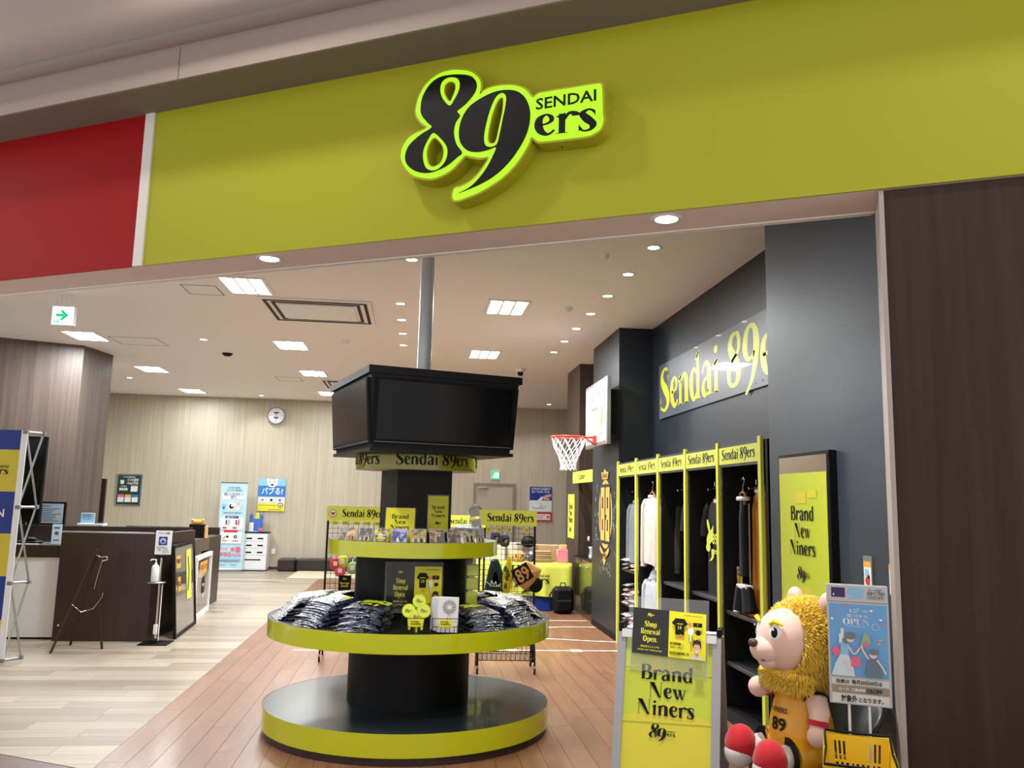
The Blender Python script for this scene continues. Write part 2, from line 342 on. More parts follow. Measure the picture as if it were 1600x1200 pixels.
def offset_poly(P, d):
    n = len(P); A = sum(P[i][0] * P[(i + 1) % n][1] - P[(i + 1) % n][0] * P[i][1] for i in range(n)); s = 1 if A > 0 else -1; out = []
    for i in range(n):
        a = P[i - 1]; b = P[(i + 1) % n]; dx, dy = b[0] - a[0], b[1] - a[1]; l = math.hypot(dx, dy) or 1
        out.append((P[i][0] + s * dy / l * d, P[i][1] - s * dx / l * d))
    return out
def tri2d(loops):
    """triangulate an outline with holes; returns verts, faces"""
    from mathutils.geometry import delaunay_2d_cdt
    vs = []; es = []
    for L in loops:
        o = len(vs); vs += [Vector(p) for p in L]; es += [(o + i, o + (i + 1) % len(L)) for i in range(len(L))]
    r = delaunay_2d_cdt(vs, es, [], 0, 1e-6)
    def inside(p):
        c = False
        for L in loops:
            n = len(L)
            for i in range(n):
                (x0, y0), (x1, y1) = L[i], L[(i + 1) % n]
                if (y0 > p[1]) != (y1 > p[1]) and p[0] < (x1 - x0) * (p[1] - y0) / (y1 - y0) + x0: c = not c
        return c
    V = r[0]; F = []
    for f in r[2]:
        c = [sum(V[i][k] for i in f) / len(f) for k in (0, 1)]
        if inside(c): 
            a = (V[f[1]] - V[f[0]]).cross(V[f[2]] - V[f[0]])
            F.append(tuple(f) if a > 0 else tuple(reversed(f)))
    return [tuple(v) for v in V], F
_b8 = smooth_closed(lg('b8')); _b9 = smooth_closed(lg('b9')); _c8a = smooth_closed(lg('c8a')); _c8b = smooth_closed(lg('c8b')); _c9 = smooth_closed(lg('c9'))
_d8 = tri2d([_b8, _c8a, _c8b]); _d9 = tri2d([_b9, _c9])
def ers_quads(scale=1):
    q = []; t, w = serif('ers', 1.05); k = .338 / w
    for p in t: q.append([(.199 + x * k, -.078 + y * k * .66 - x * k * .035) for x, y in p])
    t, w = sans('SENDAI', True); k = .318 / w
    for p in t: q.append([(.207 + x * k, .064 + y * .084) for x, y in p])
    return q
def logo_quads():
    q = [[_d8[0][i] for i in f] for f in _d8[1]] + [[_d9[0][i] for i in f] for f in _d9[1]]
    return q + ers_quads()

class Sheet:
    """a flat printed face: origin at its lower left, right and up vectors; pieces are laid proud of each other"""
    def __init__(s, o, r, u, bend=None):
        s.o = Vector(o); s.r = Vector(r).normalized(); s.u = Vector(u).normalized(); s.n = s.r.cross(s.u); s.mb = MB(); s.k = 1; s.bend = bend; s.h = .0008
    def P(s, x, y):
        if s.bend: return s.bend(x, y, s.k * s.h)
        return s.o + s.r * x + s.u * y + s.n * (s.k * s.h)
    def q(s, polys, mat, dx=0, dy=0, k=1, kx=None, ital=0):
        kx = kx or k
        for p in polys:
            s.mb.add([s.P(dx + x * kx + y * ital * k, dy + y * k) for x, y in p], [tuple(range(len(p)))], mat)
        s.k += 1; return s
    def rect(s, x0, y0, x1, y1, mat, seg=1):
        s.q([[(x0 + (x1 - x0) * i / seg, y0), (x0 + (x1 - x0) * (i + 1) / seg, y0), (x0 + (x1 - x0) * (i + 1) / seg, y1), (x0 + (x1 - x0) * i / seg, y1)] for i in range(seg)], mat); return s
    def disc(s, x, y, r, mat, ry=None, n=16):
        ry = ry or r; return s.q([[(x + r * math.cos(2 * PI * i / n), y + ry * math.sin(2 * PI * i / n)) for i in range(n)]], mat)
    def ring(s, x, y, r, w, mat, ry=None, n=28):
        ry = ry or r
        f = lambda i, d: (x + (r + d) * math.cos(2 * PI * i / n), y + (ry + d) * math.sin(2 * PI * i / n))
        return s.q([[f(i, -w), f(i, 0), f(i + 1, 0), f(i + 1, -w)] for i in range(n)], mat)
    def poly(s, pts, mat): return s.q([pts], mat)
    def line(s, pts, w, mat): return s.q(stroke([(x, y, w) for x, y in pts], 4, 0), mat)
    def serif(s, txt, x, y, h, mat, w=None, align='c', ital=0):
        q, tw = serif(txt); kx = (w / tw) if w else h
        x0 = x - tw * kx / 2 if align == 'c' else x
        return s.q(q, mat, x0, y, h, kx, ital)
    def sans(s, txt, x, y, h, mat, w=None, align='c', bold=True):
        q, tw = sans(txt, bold); k = h / .73; kx = (w / tw) if w and tw else k
        x0 = x - tw * kx / 2 if align == 'c' else x
        return s.q(q, mat, x0, y, k, kx)
    def lines(s, x0, x1, y0, n, dy, h, mat, rr=.3):
        for i in range(n): s.rect(x0, y0 - i * dy, x1 - R.random() * rr * (x1 - x0), y0 - i * dy + h, mat); s.k -= 1
        s.k += 1; return s
    def logo(s, x, y, w, mat):
        k = w / 1.12; return s.q(logo_quads(), mat, x, y, k)
    def done(s, name, parent): return s.mb.build(name, parent)

# ---------------------------------------------------------------- the facade's own axes: u runs along it, n into the shop
FO = Vector((1.763, 3.374, 0)); FA = rad(27.589)
FU = Vector((math.cos(FA), -math.sin(FA), 0)); FN = Vector((math.sin(FA), math.cos(FA), 0))
def fp(u, n, z=0): return FO + FU * u + FN * n + Vector((0, 0, z))
FM = Matrix(((FU.x, FN.x, 0, FO.x), (FU.y, FN.y, 0, FO.y), (0, 0, 1, 0), (0, 0, 0, 1)))
ZC = 3.72; YB = 18.6
X_ = (1, 0, 0); Y_ = (0, 1, 0); Z_ = (0, 0, 1)

# ---------------------------------------------------------------- floors
def clip(P, a, b, c):
    out = []
    for i in range(len(P)):
        p, q = P[i], P[(i + 1) % len(P)]; dp = a * p[0] + b * p[1] - c; dq = a * q[0] + b * q[1] - c
        if dp >= 0: out.append(p)
        if (dp >= 0) != (dq >= 0):
            t = dp / (dp - dq); out.append((p[0] + (q[0] - p[0]) * t, p[1] + (q[1] - p[1]) * t))
    return out
fc = FN.x * FO.x + FN.y * FO.y
def slab(name, x0, x1, y0, y1):
    P = clip([(x0, y0), (x1, y0), (x1, y1), (x0, y1)], FN.x, FN.y, fc)
    return struct(MB().prism(P, -.06, -.005, M_counter).build(name))
fl_l = slab('floor', -9, -1.8, 3.5, YB); fl_r = slab('floor', -1.8, 3.6, 2.0, YB)
far = {0: MB(), 1: MB()}; ftone = {0: [], 1: []}
def plank(par, which, x0, x1, y0, y1, mat, single):
    g = .0012; P = clip([(x0 + g, y0 + g), (x1 - g, y0 + g), (x1 - g, y1 - g), (x0 + g, y1 - g)], FN.x, FN.y, fc + .004)
    if len(P) < 3: return
    if single:
        MB().prism(P, -.006, 0, mat).build('plank', par)
    else:
        b = far[which]; k = len(b.f); b.prism(P, -.006, 0, mat); ftone[which] += [R.random()] * (len(b.f) - k)
y = 4.4; w = .19; row = 0
while y < YB:
    x = -1.8; first = R.uniform(.3, 1.35)
    while x > -9:
        L = first if x == -1.8 else 1.35
        vis = x > -.42 * y - 2.2
        plank(fl_l, 0, max(-9, x - L), x, y, y + w, M_fl, y < 10.6 and vis); x -= L
    y += w
x = -1.8; w = .157
while x < 3.55:
    y = R.uniform(1.0, 2.2)
    while y < YB:
        plank(fl_r, 1, x, min(x + w, 3.6), y, min(YB, y + 1.25), M_fb, y < 10.5 and not (x > 2.35 and y > 3.4)); y += 1.25
    x += w
for k, par in ((0, fl_l), (1, fl_r)):
    far[k].tone = ftone[k]; o = far[k].build('far_planks', par); tag(o, kind='stuff')
ml = MB()
def court(pts, w=.035):
    for p in stroke([(a, b, w) for a, b in pts], 5, 0): ml.add([(a, b, .0012) for a, b in p], [(0, 1, 2, 3)], M_white)
court([(-1.2, 9.06), (0, 9.06), (1.2, 9.06), (2.38, 9.05)]); court([(.2, 8.2), (.6, 9.1), (1.1, 9.75), (1.6, 9.82), (2.1, 9.68), (2.39, 9.62)])
court([(.9, 10.2), (1.4, 10.5), (1.9, 10.72), (2.39, 10.72)]); court([(-.2, 11.3), (1, 11.3), (2.39, 11.28)])
for a in (1.05, 1.75): ml.box(a, 9.0, 0, a + .12, 9.12, .0015, M_white)
ml.build('court_line', fl_r)
struct(MB().prism([tuple(fp(-8, -.004)[:2]), tuple(fp(3, -.004)[:2]), tuple(fp(3, -5)[:2]), tuple(fp(-8, -5)[:2])], -.06, -.001, grain('mall_floor_wood', (74, 48, 40), (104, 72, 60), (6, 6, 1), .35)).build('floor'))

# ---------------------------------------------------------------- header over the shop front
hd = struct(MB().box(-8, 0.012, 3.006, 2.6, .34, 4.6, M_cream, M=FM).build('wall_front'))
def fbox(u0, u1, n0, n1, z0, z1, mat): return MB().box(u0, n0, z0, u1, n1, z1, mat, M=FM)
fbox(-8, -4.04, 0, .012, 3.006, 4.02, M_red).build('red_panel', hd)
fbox(-4.04, -3.965, -.012, .012, 3.004, 4.02, M_white).build('divider_strip', hd)
fbox(-3.965, 2.6, 0, .012, 3.006, 4.02, M_lime).build('lime_panel', hd)
struct(fbox(-8, 2.6, .30, .34, 3.0, 3.74, M_ceil).build('wall_front_upstand'))
# mall ceiling: ledge, fascia with seams, cove
mc = MB()
mc.box(-9, -.285, 4.02, 3.2, .1, 4.08, pm('ledge_taupe', (128, 116, 102), .7), M=FM)
mcl = struct(mc.build('ceiling_ledge'))
fs_ = MB(); 
for a, b in ((-9, -6.2), (-6.2, -3.51), (-3.51, -.82), (-.82, 3.2)): fs_.box(a + .004, -.30, 4.02, b - .004, -.285, 4.235, M_mallceil, M=FM)
fso = struct(fs_.build('trim_1')); fso.name = 'trim_1'
cv = MB(); prof = [(-.30, 4.235), (-.40, 4.235), (-.401, 4.262)] + [(-.42 - 1.0 * (1 - math.cos(t * PI / 20)), 4.262 + 1.3 * math.sin(t * PI / 20)) for t in range(11)] + [(-9, 5.562)]
vs = [FM @ Vector((u, n, z)) for u in (-9, 3.6) for n, z in prof]; k = len(prof)
cv.add(vs, [(i, i + 1, k + i + 1, k + i) for i in range(k - 1)], M_mallceil, True); struct(cv.build('ceiling_mall'))

# ---------------------------------------------------------------- walls and ceiling of the shop
cl = struct(MB().prism([tuple(fp(-8, .3)[:2]), tuple(fp(2.4, .3)[:2]), (3.7, YB), (-9, YB)], ZC, ZC + .08, M_ceil).build('ceiling'))
struct(MB().box(-9, YB, 0, 3.6, YB + .1, ZC, M_oak).build('wall_back'))
struct(MB().box(-7.0, 14.5, 0, -6.9, YB, ZC, M_oak).build('wall_left'))
struct(MB().box(3.45, 11.0, 0, 3.55, YB, ZC, M_walnut).build('wall_right'))
struct(MB().box(-6.9, YB - .012, 0, 3.4, YB, .06, M_walnut).build('baseboard_back'))
struct(MB().prism([(2.13, 3.50), (2.13, 4.76), (2.84, 4.76), (2.84, 3.2), (2.45, 3.2)], 0, ZC, M_navyb).build('wall_right_front'))
struct(MB().box(2.82, 4.5, 0, 2.92, 9.6, ZC, M_wallblk).build('wall_right_shelving'))
blk = struct(MB().box(2.40, 9.57, 0, 3.0, 11.02, ZC, M_wallblk).build('wall_right_block'))
MB().box(2.392, 9.58, 0, 2.40, 11.0, .07, M_deep).build('baseboard_strip', blk)
struct(MB().box(2.46, 12.28, 0, 3.45, 13.3, ZC, M_walnut).build('wall_right_pier'))
struct(MB().box(3.0, 10.9, 0, 3.1, 12.3, ZC, M_walnut).build('wall_right_recess'))
# dark wood cladding to the right of the opening
ww = struct(fbox(.275, 2.6, .022, .27, 0, 3.0, grain('walnut_cladding', (44, 31, 23), (70, 52, 40), (15, 15, .45), .5, d=5, spec=.25)).build('wall_front_right'))
struct(fbox(.255, .275, .012, .30, 0, 3.0, pm('jamb_strip', (176, 166, 160), .4)).build('trim_2'))
struct(fbox(.262, .277, .30, .33, 0, 3.0, M_deep).build('trim_3'))
# brown faceted pillar on the left
struct(MB().prism([(-9, 10.85), (-5.92, 12.13), (-4.93, 12.53), (-4.80, 13.33), (-6.2, 16), (-9, 16)], 0, ZC, M_walnutP).build('wall_left_pillar'))
struct(MB().box(-5.12, 14.0, 0, -4.97, 14.05, 1.80, M_counter).build('trim_4'))
# back door
dr = struct(MB().box(1.36, YB - .03, 0, 2.2, YB - .004, 1.93, pm('door_taupe', (178, 166, 150), .5)).build('door_1'))
fr = MB().box(1.31, YB - .05, 0, 1.36, YB, 1.98, pm('door_frame_taupe', (142, 128, 112), .45)).box(2.2, YB - .05, 0, 2.25, YB, 1.98, MATS['door_frame_taupe']).box(1.36, YB - .05, 1.93, 2.2, YB, 1.98, MATS['door_frame_taupe'])
fr.build('door_frame', dr)
MB().box(1.42, YB - .09, 1.86, 1.62, YB - .03, 1.90, M_metal).build('door_closer', dr)
MB().tube([(1.44, YB - .03, 1), (1.44, YB - .07, 1), (1.53, YB - .07, 1)], .012, M_chrome).build('door_handle', dr)

# ---------------------------------------------------------------- ceiling lamps, air units and hatches
M_tube = pm('lamp_tube', (255, 255, 255), em=(255, 252, 246), es=9)
M_dl = pm('downlight_glow', (255, 255, 255), em=(255, 246, 232), es=14)
M_lou = pm('louvre_white', (235, 235, 235), .3)
def louvre(x, y, lab, src=None):
    if src is not None:
        t = dup(src, lab, (x, y, ZC))
    else:
        t = thing('ceiling_light', lab, 'ceiling light', (x, y, ZC), group='recessed louvre lights')
        f = MB(); w, h = .235, .34
        for a in ((-w, -h, w, -h + .03), (-w, h - .03, w, h), (-w, -h + .03, -w + .03, h - .03), (w - .03, -h + .03, w, h - .03)): f.box(a[0], a[1], -.012, a[2], a[3], 0, M_lou)
        f.build('frame', t)
        for xx in (-.135, 0, .135): 
            MB().box(xx - .045, -.30, -.006, xx + .045, .30, -.003, M_tube).build('lamp_tube', t)
        g = MB()
        for xx in (-.0675, .0675): g.box(xx - .008, -.31, -.012, xx + .008, .31, -.002, M_lou)
        for yy in (-.1, .1): g.box(-.205, yy - .004, -.011, .205, yy + .004, -.007, M_lou)
        g.build('louvre', t)
    area('louvre_lamp', (x, y, ZC - .03), (0, 0, 0), .42, .62, 84 if y < 17 else 28, (.94, .98, 1))
    return t
LL = [(-1.80, 8.42, 'large louvre light beside the nearest air conditioner'), (-4.6, 11.7, 'louvre light in front of the brown pillar, below the exit sign'), (-4.62, 14.65, 'louvre light behind the brown pillar, second of the left row'), (-4.7, 17.6, 'louvre light nearest the back wall in the left row'),
      (-1.83, 11.74, 'louvre light in the middle of the ceiling left of the steel pole'), (-1.84, 14.4, 'louvre light beside the farther air conditioner'), (.93, 8.8, 'larger louvre light right of the steel pole'), (.93, 11.8, 'louvre light just above the black screen box, right of the pole'), (-1.85, 17.2, 'louvre light peeking out left of the screen box')]
src = None
for x, y, lab in LL:
    o = louvre(x, y, lab, src); src = src or o
def downl(x, y, z, lab, r=.05, power=5, src=None, group='small downlights', em=M_dl):
    t = thing('downlight', lab, 'ceiling light', (x, y, z), group=group)
    MB().lathe([(r * .97, -.004), (r * 1.25, -.010), (r * 1.38, 0)], M_lou, 24).build('trim_ring', t)
    MB().lathe([(0, -.003), (r * .98, -.003)], em, 24, smooth=False).build('lamp_disc', t)
    if power: area('downlight_lamp', (x, y, z - .02), (0, 0, 0), r * 2, r * 2, power, (1, .95, .88), 120, True)
    return t
ord_ = ['nearest', 'second', 'third', 'fourth', 'fifth', 'sixth', 'farthest']
for i in range(7): downl(1.9, 6.42 + .828 * i, ZC, '%s round downlight in the row along the black wall on the right' % ord_[i], power=12)
for i in range(4): downl(-.24, 8.87 + .83 * i, ZC, '%s downlight in the short row left of the steel pole' % ['nearest', 'second', 'third', 'farthest'][i], power=8)
downl(-.11, 7.16, ZC, 'downlight at the top end of the steel pole', power=6)
for x, y, lab in ((-3.0, 11.59, 'downlight alone between the exit sign and the middle louvre lights'), (-5.4, 15.9, 'downlight right behind the brown pillar'), (-3.37, 18.0, 'downlight right above the wall clock'), (2.86, 17.7, 'downlight by the back wall beside the brown pier'), (1.55, 17.9, 'downlight near the back wall above the exit door')):
    downl(x, y, ZC, lab, power=7)
for P, lab, pw in (((-3.05, 5.93), 'soffit downlight at the left edge under the red panel', 6), ((-.923, 4.895), 'large soffit downlight on the left of the front beam', 14), ((1.19, 3.80), 'large soffit downlight on the right of the front beam', 24)):
    downl(P[0], P[1], 3.006, lab, r=.058, power=pw, group='front beam downlights')
def cassette(x0, y0, x1, y1, lab):
    t = thing('ceiling_air_conditioner', lab, 'air conditioner', ((x0 + x1) / 2, (y0 + y1) / 2, ZC)); a, b = (x1 - x0) / 2, (y1 - y0) / 2
    MB().box(-a, -b, -.02, a, b, 0, M_ceil, .006).build('outer_frame', t)
    s = MB(); 
    for k in (.05, .13): 
        s.box(-a + k, -b + k, -.026, a - k, -b + k + .035, -.02, M_deep).box(-a + k, b - k - .035, -.026, a - k, b - k, -.02, M_deep)
        s.box(-a + k, -b + k + .035, -.026, -a + k + .035, b - k - .035, -.02, M_deep).box(a - k - .035, -b + k + .035, -.026, a - k, b - k - .035, -.02, M_deep)
    s.build('air_slot', t)
    MB().box(-a + .2, -b + .2, -.032, a - .2, b - .2, -.02, M_plwhite, .004).build('intake_panel', t)
    return t
cassette(-1.78, 8.85, -.56, 10.0, 'large ceiling air conditioner with dark slots left of the steel pole')
cassette(-1.82, 15.1, -.7, 16.2, 'farther ceiling air conditioner half hidden behind the screen box')
def hatch(x0, y0, x1, y1, lab):
    b = MB(); w = .012
    b.box(x0, y0, ZC - .004, x1, y1, ZC - .001, M_ceil)
    g = pm('hatch_line', (150, 140, 132), .6)
    b.box(x0, y0, ZC - .006, x1, y0 + w, ZC - .004, g).box(x0, y1 - w, ZC - .006, x1, y1, ZC - .004, g).box(x0, y0, ZC - .006, x0 + w, y1, ZC - .004, g).box(x1 - w, y0, ZC - .006, x1, y1, ZC - .004, g)
    tag(b.build('ceiling_hatch'), lab, 'hatch')
hatch(-2.48, 8.5, -2.12, 8.9, 'square ceiling hatch beside the nearest louvre light')
hatch(-4.3, 11.65, -3.65, 12.25, 'larger ceiling hatch near the brown pillar')
hatch(-2.6, 15.0, -2.15, 15.5, 'small far ceiling hatch beside the farther louvre light')
def sensor(x, y, lab, r=.035, name='smoke_detector', cat='detector', dark=False):
    b = MB().lathe([(0, -.045), (r * .7, -.04), (r, -.015), (r * 1.2, 0)], M_deep if dark else M_plwhite, 20); o = b.build(name, loc=(x, y, ZC)); tag(o, lab, cat)
sensor(-2.92, 12.69, 'flat dark ceiling speaker left of the middle louvre lights', .07, 'ceiling_speaker', 'speaker', True)
sensor(-1.03, 11.2, 'white ceiling smoke detector above the screen box', .06)
sensor(1.56, 6.68, 'tiny sprinkler head beside the nearest downlight', .02, 'sprinkler_head', 'sprinkler')
sensor(1.59, 8.7, 'round flat detector left of the downlight row', .06)
t = thing('security_camera', 'small white dome security camera on the ceiling right of the screen box', 'camera', (1.62, 13.0, ZC))
MB().lathe([(0, -.06), (.07, -.05), (.085, 0)], M_plwhite, 20).build('camera_base', t); MB().ball((0, 0, -.07), .05, M_screen).build('camera_dome', t)
# green exit signs
t = thing('exit_sign', 'green and white exit arrow sign hanging from the ceiling at the far left', 'exit sign', (-3.86, 9.2, 3.36))
M_exw = pm('exit_white', (235, 250, 245), em=(225, 252, 246), es=1.0); M_exg = pm('exit_green', (0, 160, 100), em=(0, 190, 120), es=.8)
MB().box(-.12, -.03, 0, .12, .03, .22, M_plwhite, .006).build('sign_case', t)
s = Sheet((-.11, -.031, .01), X_, Z_); s.rect(0, 0, .22, .20, M_exw); s.poly([(.04, .09), (.12, .09), (.12, .12), (.04, .12)], M_exg); s.poly([(.10, .165), (.17, .105), (.10, .045), (.085, .06), (.125, .105), (.085, .15)], M_exg); s.sans('非常口', .06, .02, .025, M_exg); s.done('sign_face', t)
for xx in (-.05, .05): MB().tube([(xx, 0, .22), (xx, 0, .36)], .012, M_plwhite).build('hanger_rod', t)
t = thing('exit_sign', 'small green exit sign on the back wall over the door', 'exit sign', (1.80, YB - .03, 2.06))
MB().box(-.1, 0, 0, .1, .03, .2, M_plwhite, .004).build('sign_case', t)
s = Sheet((-.09, -.001, .01), X_, Z_); s.rect(0, 0, .18, .18, M_exg); s.rect(.1, .03, .16, .15, M_exw); s.disc(.075, .14, .014, M_exw); s.line([(.07, .12), (.06, .085), (.08, .05), (.06, .02)], .02, M_exw); s.line([(.04, .1), (.07, .11), (.10, .09)], .014, M_exw); s.line([(.06, .08), (.035, .06), (.03, .03)], .016, M_exw); s.done('sign_face', t)

# ---------------------------------------------------------------- the illuminated 89ers sign
CU, CZ = -1.534, 3.509
t = thing('illuminated_sign', 'raised 89ers sign with glowing yellow-green rim and black figures on the lime header', 'sign', fp(CU, 0, CZ), -FA)
outer = smooth_closed(lg('outer'), 4)
out2 = offset_poly(outer, .011)
h8a, h8b, h9 = [smooth_closed(lg(k)) for k in ('h8a', 'h8b', 'h9')]
def extr(loops, d0, d1, mat, side, name, par):
    V, F = tri2d(loops); b = MB(); b.add([(x, -d1, z) for x, z in V], F, mat)
    for L in loops:
        n = len(L); A = sum(L[i][0] * L[(i + 1) % n][1] - L[(i + 1) % n][0] * L[i][1] for i in range(n)); ccw = A > 0
        if L is not loops[0]: ccw = not ccw
        vs = [(x, -d0, z) for x, z in L] + [(x, -d1, z) for x, z in L]
        fs = [(i, (i + 1) % n, n + (i + 1) % n, n + i) for i in range(n)]
        if not ccw: fs = [tuple(reversed(f)) for f in fs]
        b.add(vs, fs, side)
    return b.build(name, par)
M_rim = pm('sign_return', (172, 170, 34), .42); M_glow = pm('sign_glow', (70, 100, 8), em=(178, 250, 30), es=.86)
extr([out2, h8a, h8b, h9], 0, .108, M_rim, M_rim, 'sign_body', t)
extr([outer, offset_poly(h8a, .006), offset_poly(h8b, .006), offset_poly(h9, .006)], .108, .112, M_glow, M_glow, 'glowing_face', t)
extr([_b8, _c8a, _c8b], .112, .116, M_ink, M_ink, 'figure_eight', t)
extr([_b9, _c9], .112, .116, M_ink, M_ink, 'figure_nine', t)
s = Sheet((0, -.113, 0), X_, Z_); s.q(ers_quads(), M_ink); s.done('lettering', t)
for x, z in ((-.37, -.215), (.33, -.128)): MB().ball((x, -.05, z), .004, M_deep, 8).build('screw', t)

# ---------------------------------------------------------------- Sendai 89ers wall sign
t = thing('wall_sign', 'long grey gloss board with big lime lettering high on the black wall', 'sign', (2.82, 9.25, 2.575))
MB().box(-.02, -4.3, 0, 0, 0, .635, pm('grey_gloss_board', (84, 90, 98), .34, coat=.2), .003).build('board', t)
s = Sheet((-.0205, -.02, 0), (0, -1, 0), Z_); s.serif('Sendai 89ers', .03, .09, .47, pm('lime_letter_gloss', (206, 216, 60), .32, coat=.2), w=3.62, align='l'); s.done('lettering', t)
for yy in (-1.6, -2.75, -2.9): MB().ball((-.021, yy, .05), .008, M_chrome, 8).build('screw', t)

# ================================================================ round display with the screen box
DX, DY, SY = .005, 6.13, .92
t = thing('round_display', 'three-tier round black display fixture with gloss lime bands', 'display', (DX, DY, 0))
M_top = pm('display_top_slate', (40, 48, 55), .28, coat=.3)
def ringp(name, r, z0, z1, mat, top, par, n=72):
    b = MB(); b.lathe([(r, z0), (r, z1)], mat, n, sy=SY)
    b.lathe([(0, z1 - .002), (r - .004, z1 - .002), (r, z1)], top, n, sy=SY, smooth=False); b.lathe([(r, z0), (0, z0)], M_black, n, sy=SY, smooth=False)
    return b.build(name, par)
MB().lathe([(.985, 0), (.985, .055)], M_counter, 72, sy=SY).build('plinth', t)
ringp('base_tier', 1.0, .05, .19, M_limeG, M_top, t)
MB().lathe([(.43, .185), (.43, .66)], M_black, 56, sy=SY).build('lower_drum', t)
ringp('middle_tier', 1.0, .652, .772, M_limeG, M_black, t)
MB().lathe([(.41, .77), (.41, 1.21)], M_black, 56, sy=SY).build('upper_drum', t)
ringp('top_tier', .612, 1.203, 1.305, M_limeG, M_black, t)
th = .306; RM = Matrix.Rotation(th, 4, 'Z')
MB().box(-.205, -.215, 1.30, .205, .215, 1.90, pm('column_charcoal', (18, 19, 22), .42, spec=.3), .003, M=RM).build('column', t)
# ring sign under the screens
rg = MB().lathe([(.447, 1.80), (.447, 1.932)], pm('olive_gloss_band', (150, 148, 30), .18, coat=.5), 64, sy=SY).lathe([(.447, 1.80), (0, 1.80)], M_white, 64, sy=SY, smooth=False).build('ring_sign', t)
def bend(x, y, h): a = x / .447 - PI / 2; return Vector(((.447 + h) * math.cos(a), (.447 + h) * math.sin(a) * SY, 1.80 + y))
s = Sheet((0, 0, 0), X_, Z_, bend=bend)
for k in range(4):
    s.k = 2; s.serif('Sendai 89ers', .447 * rad(-19 + 90 * k), .032, .082, M_ink, w=.447 * rad(74), align='l')
s.done('lettering', rg)
# screen box
t2 = thing('screen_box', 'black four-sided box of large television screens on top of the round display', 'screen', (.016, 6.10, 0), th)
w, d, zt, zb, sc = 1.107 / 2, 1.212 / 2, 2.463, 1.921, .927
def fr4(w, d, w2, d2, z0, z1): return [(-w, -d, z0), (w, -d, z0), (w, d, z0), (-w, d, z0), (-w2, -d2, z1), (w2, -d2, z1), (w2, d2, z1), (-w2, d2, z1)], [(3, 2, 1, 0), (4, 5, 6, 7), (0, 1, 5, 4), (1, 2, 6, 5), (2, 3, 7, 6), (3, 0, 4, 7)]
M_bx = pm('screen_box_black', (16, 17, 20), .45, spec=.3)
b = MB(); v, f = fr4(w * sc - .02, d * sc - .02, w - .02, d - .02, zb, zt - .05); b.add(v, f, M_bx); b.build('housing', t2)
b = MB(); v, f = fr4(w, d, w, d, zt - .05, zt); b.add(v, f, M_bx); b.build('top_lid', t2)
b = MB(); v, f = fr4(w * sc, d * sc, w * sc, d * sc, zb - .018, zb + .004); b.add(v, f, M_bx); b.build('bottom_board', t2)
for k in range(4):
    hw, hd = ((w, d) if k % 2 == 0 else (d, w)); M = Matrix.Rotation(k * PI / 2, 4, 'Z')
    lo = Vector((0, -hd * sc + .015, zb + .035)); hi = Vector((0, -hd + .022, zt - .075)); up = (hi - lo).normalized(); n = Vector((1, 0, 0)).cross(up)
    a = hw * .90; P = lambda x, q, o: M @ (lo + Vector((x, 0, 0)) + up * q + n * o); H_ = (hi - lo).length
    b = MB(); vs = [P(x, q, o) for o in (-.02, .022) for x, q in ((-a, 0), (a, 0), (a, H_), (-a, H_))]
    b.add(vs, [(3, 2, 1, 0), (4, 5, 6, 7), (0, 1, 5, 4), (1, 2, 6, 5), (2, 3, 7, 6), (3, 0, 4, 7)], M_deep); o = b.build('television', t2)
    b = MB(); b.add([P(x, q, .0235) for x, q in ((-a + .018, .028), (a - .018, .028), (a - .018, H_ - .016), (-a + .018, H_ - .016))], [(0, 1, 2, 3)], M_screen); b.build('screen_panel', o)
    b = MB(); b.add([P(x, q, .024) for x, q in ((-a + .01, .008), (a - .01, .008), (a - .01, .012), (-a + .01, .012))], [(0, 1, 2, 3)], M_grey); b.build('bezel_line', o)
t = thing('steel_pole', 'galvanised steel pole rising from the screen box to the ceiling', 'pole', (.03, 6.10, zt)); MB().tube([(0, 0, 0), (0, 0, ZC - zt)], .052, pm('galvanised_steel', (206, 214, 224), .36, metal=.25), 24).build('pole', t); MB().lathe([(.055, .0), (.075, .0), (.075, .02), (.055, .025)], M_metal, 24).build('collar', t)

# ---- posters on the display
M_posterY = pm('poster_lime', (208, 206, 30), .22, var=.10, vscale=9, coat=.5)
M_posterG = pm('poster_green_tint', (186, 200, 44), .25, coat=.3)
def brand(s, w, h, fy=.62, k=1.0, lw=None):
    """Brand / New / Niners on a sheet w x h"""
    a = lw or w * .62; u = a * .24 * k
    s.serif('Brand', w * .5, h * fy, u, M_ink, w=a * .90); s.serif('New', w * .5, h * fy - u * 1.16, u, M_ink, w=a * .62); s.serif('Niners', w * .5, h * fy - u * 2.32, u, M_ink, w=a)
    return h * fy - u * 2.32
t = thing('poster', 'lime Brand New Niners poster fixed on the black column under the screens', 'poster', (DX, DY, 0), th)
MB().box(.02, -.221, 1.36, .185, -.2165, 1.63, M_glass).build('film', t)
s = Sheet((.026, -.2215, 1.365), X_, Z_); s.rect(0, 0, .153, .255, M_posterY); brand(s, .153, .255, .64, lw=.105); s.logo(.078, .062, .05, M_ink); s.done('poster_sheet', t)
t = thing('acrylic_poster_stand', 'lime Brand New Niners card in a clear stand on the top tier', 'poster', (-.095, 5.66, 1.304), -.12)
M_tl = Matrix.Rotation(rad(-8), 4, 'X')
MB().box(-.105, 0, 0, .105, .004, .235, M_glass, M=M_tl).box(-.105, -.01, 0, .105, .07, .004, M_glass).build('acrylic_holder', t)
s = Sheet(M_tl @ Vector((-.098, -.002, .002)), X_, M_tl @ Vector(Z_) - Vector((0, 0, 0))); s.rect(0, 0, .196, .228, M_yel); brand(s, .196, .228, .68, 1, .13); s.logo(.098, .045, .06, M_ink); s.done('poster_sheet', t)
